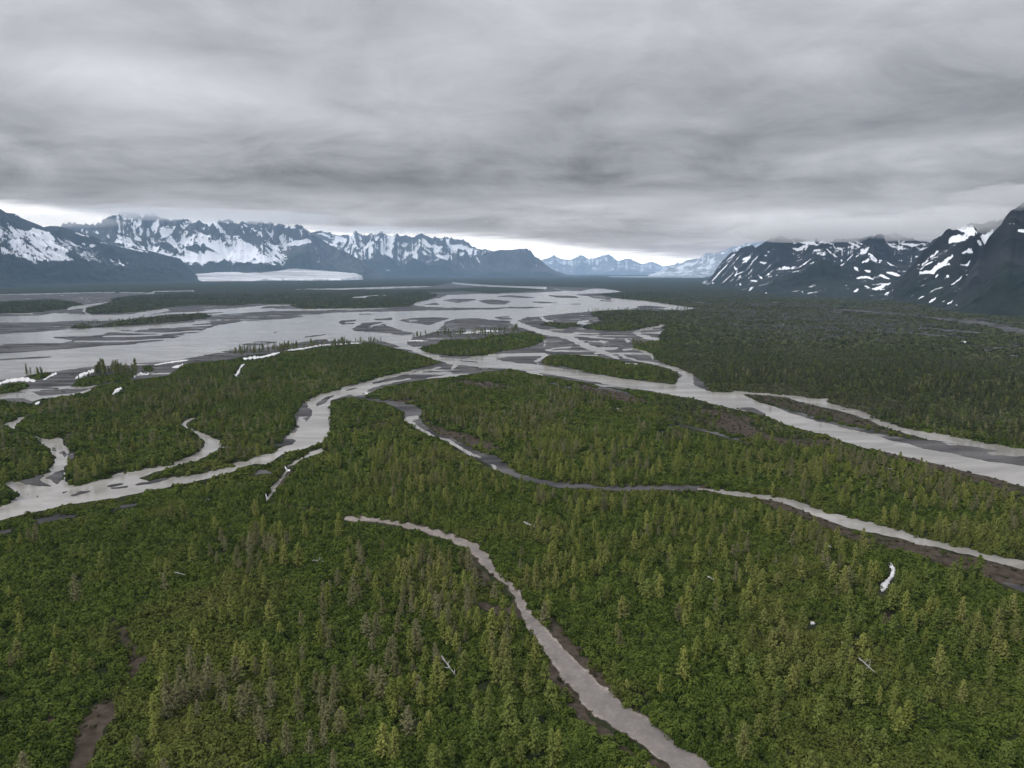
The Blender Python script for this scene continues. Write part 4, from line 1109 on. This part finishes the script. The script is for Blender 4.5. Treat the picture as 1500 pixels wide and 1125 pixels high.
scatter('woodland', PT, wp, rot, ws, wi, kind='stuff', label='open woodland of slim pale green and grey trees spreading back across the plain', category='woodland')

# ---- thicket
SH = []
for i, (rd, h, n, lf) in enumerate([(2.6, 2.6, 300, .62), (2.3, 3.1, 280, .6), (3.0, 2.3, 320, .66)]):
    SH.append(proto('near_shrub', [shrub_mesh(rd, h, n, 300 + i, lf)], [SHRUB]))
for i, (rd, h, n, lf) in enumerate([(5.0, 3.6, 240, 1.35), (4.6, 4.2, 240, 1.3)]):
    SH.append(proto('shrub_clump', [shrub_mesh(rd, h, n, 320 + i, lf)], [SHRUB]))
for i, (rd, h, n, lf, mt) in enumerate([(12, 5.5, 260, 3.0, SHRUB), (12, 6.0, 260, 3.0, SHRUB_D)]):
    SH.append(proto('shrub_mass', [shrub_mesh(rd, h, n, 340 + i, lf)], [mt]))
SH.append(proto('brush', [shrub_mesh(1.6, 1.2, 110, 360, .4)], [BRUSH]))
SH.append(proto('dark_clump', [shrub_mesh(5.0, 3.8, 240, 361, 1.35)], [SHRUB_D]))
SH.append(proto('grey_mass', [shrub_mesh(11, 4.5, 260, 362, 2.2)], [LEAF_GD]))
sp, si, ss = [], [], []


def add_shrubs(n, r0, r1, h, variants, smin, smax, darkvar=None, rad=2.0):
    x, y = rand_ground(n, r0, r1)
    ok, px_, py_ = wooded(x, y, h, 0.05, 0.14, rad)
    x, y, px_, py_ = x[ok], y[ok], px_[ok], py_[ok]
    k = RNG.choice(variants, len(x))
    if darkvar is not None:
        dz = np.maximum(sstep(930, 1010, px_) * sstep(655, 600, py_), sstep(500, 470, py_))
        k = np.where(RNG.random(len(x)) < dz, darkvar, k)
        gz_ = sstep(960, 1100, px_) * sstep(512, 484, py_) * sstep(432, 446, py_)
        k = np.where((RNG.random(len(x)) < gz_ * .75) & (fbm(x / 260, y / 160, 3, 70) > .42), 9, k)
    lump = 0.6 + 0.8 * fbm(x / 12, y / 12, 3, 888)
    s = RNG.uniform(smin, smax, len(x))
    sp.append(np.stack([x, y, ground_z(x, y) - .1], 1)); si.append(k); ss.append(np.stack([s, s, s * lump], 1))


add_shrubs(34000, 120, 520, 2.6, [0, 1, 2], .6, 1.25, None, 2.2)
add_shrubs(16000, 520, 1000, 2.6, [0, 1, 2], .6, 1.2, None, 2.0)
add_shrubs(62000, 520, 1500, 3.4, [3, 4], .5, 1.1, 8, 4.5)
add_shrubs(60000, 1500, 4200, 4.5, [5], .6, 1.2, 6, 9.0)
# scrub on the gravel bars
x, y = rand_ground(60000, 700, 4500)
px_, py_ = project(x, y, 0 * x)
gg = raw(gravel, px_, py_) * (raw(water_b, px_, py_) < .1)
ok = (gg > .5) & (fbm(x / 70, y / 30, 4, 990, .6) > .60) & (RNG.random(len(x)) < .5)
x, y = x[ok], y[ok]
sp.append(np.stack([x, y, ground_z(x, y)], 1)); si.append(np.full(len(x), 8)); s = RNG.uniform(.15, .5, len(x)); ss.append(np.stack([s * 1.4, s * 1.4, s * .6], 1))
# dry brush on the brown flats
x, y = rand_ground(40000, 165, 1300)
px_, py_ = project(x, y, 0 * x)
ok = (raw(brown_b, px_, py_) > .3) & (raw(open_b, px_, py_) < .4)
ok &= RNG.random(len(x)) < .8
x, y = x[ok], y[ok]
sp.append(np.stack([x, y, ground_z(x, y)], 1)); si.append(np.full(len(x), 7)); s = RNG.uniform(.4, 1.1, len(x)); ss.append(np.stack([s, s, s], 1))
sp = np.concatenate(sp); si = np.concatenate(si); ss = np.concatenate(ss)
rot = np.stack([0 * si, 0 * si, RNG.uniform(0, 6.28, len(si))], 1)
print('shrubs', len(sp))
scatter('thicket', SH, sp, rot, ss, si, kind='stuff', label='dense dark green alder thicket covering the river plain', category='thicket')


# ------------------------------------------------------------------ snow patches and fallen logs
def ribbon(pts, widths, h, seed, z_extra=0.0):
    r = np.random.default_rng(seed)
    p = np.array(pts, float); w = np.array(widths, float)
    t = np.linspace(0, len(p) - 1, (len(p) - 1) * 7 + 1)
    P = np.stack([np.interp(t, range(len(p)), p[:, k]) for k in (0, 1)], 1)
    W = np.interp(t, range(len(p)), w) * r.uniform(.3, .95, len(t))
    W[0] *= .25; W[-1] *= .25
    d = np.gradient(P, axis=0); nrm = np.stack([-d[:, 1], d[:, 0]], 1); nrm /= np.maximum(np.linalg.norm(nrm, axis=1, keepdims=True), 1e-6)
    prof = [(-.5, -.6), (-.46, .25), (-.25, .8), (0, 1), (.25, .85), (.46, .25), (.5, -.6)]
    V = np.zeros((len(t), len(prof), 3))
    for k, (o, hh) in enumerate(prof):
        q = P + nrm * (W * o)[:, None] + r.normal(0, .2, P.shape)
        gx, gy = ground(q[:, 0], q[:, 1])
        V[:, k, 0] = gx; V[:, k, 1] = gy; V[:, k, 2] = np.maximum(ground_z(gx, gy), 0.0) + hh * h + z_extra
    V[:, [0, -1], 2] -= 0.5
    f = grid_faces(len(t), len(prof))
    return V.reshape(-1, 3), f


def snow_patch(label, pts, widths, h=0.5, seed=0):
    v, f = ribbon(pts, widths, h, seed)
    c = v.mean(0); c[2] = v[:, 2].min() + .5
    o = link('snow_patch', make_mesh('snow_patch', v - c, f, True), SNOW, label=label, category='snow patch', group='leftover snow patches')
    o.location = c


for a in SNOWS:
    snow_patch(*a)


def log(label, p0, p1, rad, stubs, seed, fork=None):
    r = np.random.default_rng(seed)
    (x0, x1), (y0, y1) = ground([p0[0], p1[0]], [p0[1], p1[1]], 2.0)
    a = np.array([x0, y0, ground_z(np.array([x0]), np.array([y0]))[0] + 2.6]); b = np.array([x1, y1, ground_z(np.array([x1]), np.array([y1]))[0] + 3.0])
    pts = [a + (b - a) * t + r.normal(0, .12, 3) for t in np.linspace(0, 1, 7)]
    parts = [tube(pts, np.linspace(rad, rad * .35, 7), 8)]
    root = bpy.data.objects.new('fallen_log', None); COL.objects.link(root); root.location = a
    root['label'] = label; root['category'] = 'log'; root['group'] = 'bleached fallen trunks'
    v, f = merge(parts)
    link('trunk', make_mesh('trunk', v - a, f, True), DEADWOOD, root)
    for k in range(stubs):
        t = r.uniform(.25, .95); q = a + (b - a) * t
        d = r.normal(0, 1, 3); d[2] = abs(d[2]) * .5; d /= np.linalg.norm(d)
        L = r.uniform(1.2, 2.8)
        v, f = tube([q, q + d * L * .5 + r.normal(0, .08, 3), q + d * L], [rad * .5, rad * .34, .04], 5)
        link('branch', make_mesh('branch', v - a, f, True), DEADWOOD, root)


for a in [
    ('long bleached trunk lying left of the gravel track', (647, 968), (667, 996), .42, 3, 1),
    ('long bleached trunk slanting down in the right woods', (1258, 970), (1281, 993), .34, 3, 2),
    ('short bleached trunk just above the long one in the right woods', (1232, 947), (1243, 954), .36, 2, 3),
    ('forked bleached trunk above the gravel track', (768, 770), (783, 778), .45, 4, 4),
    ('short bleached trunk in the left thicket', (257, 844), (272, 848), .3, 2, 5),
    ('pale trunk lying amid the left tree stand', (458, 825), (474, 828), .38, 3, 6),
    ('small bleached trunk with star of branches near the side stream', (1211, 803), (1218, 807), .36, 4, 7),
    ('small bleached trunk in the upper right thicket', (1037, 849), (1046, 855), .34, 2, 8),
    ('weathered trunk lying on the brown flat above the right stream', (1284, 688), (1312, 692), .5, 2, 9),
]:
    log(*a)


# ------------------------------------------------------------------ air
def mat_volume(name, colr, dens, aniso=0.0):
    m = bpy.data.materials.new(name); m.use_nodes = True
    t = m.node_tree; t.nodes.clear()
    o = t.nodes.new('ShaderNodeOutputMaterial'); v = t.nodes.new('ShaderNodeVolumePrincipled')
    v.inputs['Color'].default_value = (*colr, 1); v.inputs['Density'].default_value = dens; v.inputs['Anisotropy'].default_value = aniso
    t.links.new(v.outputs[0], o.inputs['Volume'])
    return m


X, Y0, Y1, ZB, ZT = 60000, -60000, 60000, -460.0, HAZE_TOP
v = [(-X, Y0, ZB), (X, Y0, ZB), (X, Y1, ZB), (-X, Y1, ZB), (-X, Y0, ZT), (X, Y0, ZT), (X, Y1, ZT), (-X, Y1, ZT)]
f = [(0, 3, 2, 1), (4, 5, 6, 7), (0, 1, 5, 4), (1, 2, 6, 5), (2, 3, 7, 6), (3, 0, 4, 7)]
link('haze', make_mesh('haze', v, f), mat_volume('air', HAZE_COLOR, HAZE_DENSITY), kind='stuff', label='pale blue haze filling the valley')


def cloud_bank(label, px, py, dist, wpx, hpx, dens, seed):
    """lumpy bank of cloud resting on a summit"""
    r = np.random.default_rng(seed)
    dx, dy, dz = ray(px, py); h = math.hypot(dx, dy)
    c = np.array([dx / h * dist, dy / h * dist, H + dz / h * dist])
    rx = wpx / F * dist * .5; rz = hpx / F * dist * .5; ry = rx * .6
    nu, nv = 72, 30
    U, Vv = np.meshgrid(np.linspace(0, 2 * np.pi, nu, endpoint=False), np.linspace(0.02, np.pi - .02, nv))
    d = np.stack([np.sin(Vv) * np.cos(U), np.sin(Vv) * np.sin(U), np.cos(Vv)], -1)
    k = 0.62 + 0.75 * fbm(3 * d[..., 0] + seed, 3 * d[..., 1] + 2 * d[..., 2], 4, seed, .6)
    az = math.atan2(dx, dy)
    lx = d[..., 0] * rx * k; ly = d[..., 1] * ry * k
    x = lx * math.cos(az) + ly * math.sin(az); y = -lx * math.sin(az) + ly * math.cos(az)
    z = d[..., 2] * rz * k
    V = np.concatenate([np.stack([x, y, z], -1).reshape(-1, 3), [[x[0].mean(), y[0].mean(), z[0].mean()], [x[-1].mean(), y[-1].mean(), z[-1].mean()]]])
    bm = bmesh.new()
    bv = [bm.verts.new(p) for p in V]
    for q in grid_faces(nv, nu, True):
        bm.faces.new([bv[i] for i in q])
    for j in range(nu):
        bm.faces.new((bv[nu * nv], bv[j], bv[(j + 1) % nu]))
        bm.faces.new((bv[nu * nv + 1], bv[(nv - 1) * nu + j], bv[(nv - 1) * nu + (j + 1) % nu]))
    bmesh.ops.recalc_face_normals(bm, faces=bm.faces)
    if bm.calc_volume(signed=True) < 0:
        bmesh.ops.reverse_faces(bm, faces=bm.faces)
    me = bpy.data.meshes.new('cloud_bank'); bm.to_mesh(me); bm.free()
    o = link('cloud_bank', me, mat_volume('cloud_bank', (1.0, 1.0, 1.0), dens), kind='stuff', label=label)
    o.location = c


cloud_bank('cloud cap over the crest of the broad dark mountain', 1290, 336, 7200, 360, 30, 0.0027, 3)
cloud_bank('cloud wisp on the left shoulder of the broad dark mountain', 1175, 341, 7700, 130, 14, 0.0020, 5)
cloud_bank('cloud cap on the peak with the snow couloir', 1415, 320, 4700, 150, 34, 0.0037, 7)
cloud_bank('cloud wisp on the black face at the right edge', 1500, 286, 3800, 150, 30, 0.0037, 9)
cloud_bank('thin cloud over the highest point of the left massif', 190, 308, 17000, 130, 14, 0.0006, 11)
cloud_bank('thin cloud along the crest of the left massif', 330, 318, 17400, 340, 14, 0.0006, 13)
cloud_bank('thin cloud on the crest of the pale jagged range', 560, 337, 22500, 210, 9, 0.0005, 15)
cloud_bank('thin cloud above the shoulder of the front left mountain', 90, 323, 13500, 130, 16, 0.0007, 17)


# ------------------------------------------------------------------ sky and sun
def build_world():
    w = bpy.data.worlds.new('World'); scene.world = w
    w.use_nodes = True
    nt = NT(w.node_tree)
    for n in list(nt.n):
        nt.n.remove(n)
    out = nt.add('ShaderNodeOutputWorld'); bg = nt.add('ShaderNodeBackground')
    nt.l.new(bg.outputs[0], out.inputs[0])
    sky = nt.add('ShaderNodeTexSky'); sky.sky_type = 'NISHITA'; sky.sun_disc = False
    sky.sun_elevation = math.radians(SUN_EL); sky.sun_rotation = math.radians(SUN_AZ); sky.altitude = 100
    sky.air_density = 1.0; sky.dust_density = 1.5
    d = nt.add('ShaderNodeTexCoord').outputs['Generated']
    sep = nt.add('ShaderNodeSeparateXYZ'); nt.l.new(d, sep.inputs[0])
    x, y, z = sep.outputs
    hor = nt.math('SQRT', nt.math('ADD', nt.math('MULTIPLY', x, x), nt.math('MULTIPLY', y, y)))
    e = nt.math('DIVIDE', z, nt.math('MAXIMUM', hor, 0.001))          # tangent of the elevation
    az = nt.math('ARCTAN2', x, y)                                     # 0 ahead, positive to the right
    zc = nt.math('ADD', nt.math('MAXIMUM', z, 0.0), 0.055)
    com = nt.add('ShaderNodeCombineXYZ')
    nt.put(com.inputs[0], nt.math('DIVIDE', x, zc)); nt.put(com.inputs[1], nt.math('DIVIDE', y, zc)); com.inputs[2].default_value = 0.37
    pl = com.outputs[0]
    zc2 = nt.math('ADD', nt.math('MAXIMUM', z, 0.0), 0.26)
    com2 = nt.add('ShaderNodeCombineXYZ')
    nt.put(com2.inputs[0], nt.math('DIVIDE', x, zc2)); nt.put(com2.inputs[1], nt.math('DIVIDE', nt.math('MULTIPLY', y, 1.15), zc2)); com2.inputs[2].default_value = 1.9
    pl2 = com2.outputs[0]
    n1 = nt.noise(pl, 0.42, 5, 0.5, 0.4); n2 = nt.noise(pl2, 2.6, 9, 0.62, 0.5); n3 = nt.noise(stretch(nt, pl, (0.6, 1.0, 1)), 3.2, 6, 0.6, 0.3)
    base = nt.ramp(nt.math('MULTIPLY', e, 1.0, clamp=True), [(0.0, .44), (0.035, .40), (0.06, .39), (0.10, .345), (0.15, .34), (0.20, .365), (0.27, .41), (0.345, .445), (0.6, .80), (1.0, 1.1)])
    f = nt.math('ADD', nt.math('MULTIPLY', nt.math('SUBTRACT', n1, 0.5), 0.34), nt.math('MULTIPLY', nt.math('SUBTRACT', n2, 0.5), 0.44))
    f = nt.math('ADD', f, nt.math('MULTIPLY', nt.math('SUBTRACT', n3, 0.5), 0.12))

    # broad lighter and darker banks of the overcast: direction, angular size, gain
    def blob(px, py, rx, ry, amp):
        ddx, ddy, ddz = ray(px, py)
        a0 = math.atan2(ddx, ddy); e0 = ddz / math.hypot(ddx, ddy)
        ua = nt.math('DIVIDE', nt.math('SUBTRACT', az, float(a0)), rx / F)
        ue = nt.math('DIVIDE', nt.math('SUBTRACT', nt.math('ADD', e, nt.math('MULTIPLY', nt.math('SUBTRACT', n2, .5), 0.03)), float(e0)), ry / F)
        q = nt.math('ADD', nt.math('MULTIPLY', ua, ua), nt.math('MULTIPLY', ue, ue))
        return nt.math('MULTIPLY', nt.math('POWER', 2.71828, nt.math('MULTIPLY', q, -1.0)), amp)
    for b_ in [(190, 105, 150, 30, .15), (340, 150, 200, 35, .10), (60, 185, 160, 45, .07), (700, 240, 420, 40, -.05), (90, 265, 260, 20, -.08), (400, 255, 260, 18, -.07), (1130, 150, 330, 60, -.06), (1420, 208, 170, 18, .12), (770, 248, 60, 28, .06), (830, 300, 170, 10, .10), (430, 290, 160, 8, .06),
               (1150, 312, 260, 12, .09), (1300, 335, 160, 9, .10), (950, 270, 250, 14, -.05), (420, 200, 60, 12, .06), (560, 190, 140, 14, .05), (700, 330, 120, 8, -.05), (1450, 275, 140, 22, -.05), (640, 320, 180, 8, .06)]:
        f = nt.math('ADD', f, blob(*b_))
    val = nt.math('ADD', base, f)
    # clear bright strip under the deck, wide at the left and closing to the right
    pts = [(-420, 262), (-150, 278), (0, 291), (100, 300), (250, 317), (400, 325), (500, 332), (650, 338), (760, 345), (860, 357), (960, 368), (1040, 378), (1110, 395), (1200, 410)]
    st = []
    for pxx, pyy in pts:
        ddx, ddy, ddz = ray(pxx, pyy)
        st.append(((math.atan2(ddx, ddy) + 1.0) / 2.0, float(max(ddz / math.hypot(ddx, ddy), -0.01) + 0.02) * 5))
    edge = nt.ramp(nt.math('MULTIPLY', nt.math('ADD', az, 1.0), 0.5, clamp=True), [(0.0, st[0][1])] + st + [(1.0, 0.0)])
    edge = nt.math('SUBTRACT', nt.math('MULTIPLY', edge, 0.2), 0.02)
    gap = nt.math('SUBTRACT', edge, nt.math('ADD', e, nt.math('MULTIPLY', nt.math('SUBTRACT', n3, .5), 0.022)))
    gap = nt.step(gap, -0.004, 0.013)
    bright = nt.math('ADD', 0.98, nt.math('MULTIPLY', nt.math('SUBTRACT', n3, 0.5), 0.5))
    val = nt.math('ADD', nt.math('MULTIPLY', val, nt.math('SUBTRACT', 1.0, gap)), nt.math('MULTIPLY', bright, gap))
    val = nt.math('MAXIMUM', val, 0.02)
    tint = nt.mix(gap, (0.970, 0.978, 1.035), (1.01, 1.0, 0.985))
    cloud = nt.mix(1.0, tint, nt.combine(val), 'MULTIPLY') if hasattr(nt, 'combine') else None
    if cloud is None:
        vm = nt.add('ShaderNodeVectorMath', operation='SCALE'); nt.put(vm.inputs[0], tint); nt.put(vm.inputs['Scale'], val)
        cloud = vm.outputs[0]
    # the deck is seen through the haze: allow for the light the air takes out and adds
    path = nt.math('MINIMUM', nt.math('DIVIDE', HAZE_TOP - H, nt.math('MAXIMUM', e, 0.002)), 62000.0)
    T_ = nt.math('POWER', 2.71828, nt.math('MULTIPLY', path, -HAZE_DENSITY))
    air = nt.add('ShaderNodeVectorMath', operation='SCALE'); air.inputs[0].default_value = [c * AIR for c in HAZE_COLOR]; nt.put(air.inputs['Scale'], nt.math('SUBTRACT', 1.0, T_))
    sub = nt.add('ShaderNodeVectorMath', operation='SUBTRACT'); nt.put(sub.inputs[0], cloud); nt.put(sub.inputs[1], air.outputs[0])
    dv = nt.add('ShaderNodeVectorMath', operation='SCALE'); nt.put(dv.inputs[0], sub.outputs[0]); nt.put(dv.inputs['Scale'], nt.math('DIVIDE', 1.0, T_))
    mx = nt.add('ShaderNodeVectorMath', operation='MAXIMUM'); nt.put(mx.inputs[0], dv.outputs[0]); mx.inputs[1].default_value = (0.02, 0.02, 0.02)
    cloud = mx.outputs[0]
    # strength 0.1: the cloud layer is given in sky units (times 10)
    v10 = nt.add('ShaderNodeVectorMath', operation='SCALE'); nt.put(v10.inputs[0], cloud); v10.inputs['Scale'].default_value = 10.0
    fin = nt.mix(0.94, sky.outputs[0], v10.outputs[0])
    nt.put(bg.inputs[0], fin)
    bg.inputs[1].default_value = 0.1


SUN_EL, SUN_AZ, AIR = 44.0, 245.0, 0.5
build_world()
sl = bpy.data.lights.new('sun', 'SUN'); sl.energy = 1.5; sl.angle = math.radians(16); sl.color = (1.0, 0.97, 0.93)
so = bpy.data.objects.new('sun', sl); COL.objects.link(so)
so.location = (0, 0, 500)
az_, el_ = math.radians(SUN_AZ), math.radians(SUN_EL)
sd = Vector((math.sin(az_) * math.cos(el_), math.cos(az_) * math.cos(el_), math.sin(el_)))
so.rotation_euler = (-sd).to_track_quat('-Z', 'Y').to_euler()

# ------------------------------------------------------------------ camera and output
cam = bpy.data.cameras.new('camera'); cam.sensor_width = 36; cam.lens = 36 * F / 1500
cam.clip_start = 1.0; cam.clip_end = 200000
co = bpy.data.objects.new('camera', cam); COL.objects.link(co)
co.location = (0, 0, H); co.rotation_euler = (math.pi / 2 - PITCH, 0, 0)
scene.camera = co
scene.render.resolution_x = 1024; scene.render.resolution_y = 768
vs = scene.view_settings
scene.display_settings.display_device = 'sRGB'
vs.view_transform = 'Standard'; vs.look = 'None'; vs.exposure = 0.28; vs.gamma = 1.0; vs.use_curve_mapping = False
scene.render.engine = 'CYCLES'
cy = scene.cycles
cy.max_bounces = 5; cy.diffuse_bounces = 3; cy.glossy_bounces = 2; cy.transmission_bounces = 2; cy.transparent_max_bounces = 8; cy.volume_bounces = 1
cy.use_denoising = True
try:
    cy.denoiser = 'OPENIMAGEDENOISE'; cy.denoising_input_passes = 'RGB_ALBEDO_NORMAL'; cy.denoising_prefilter = 'ACCURATE'
except Exception as ex:
    print('denoiser', ex)
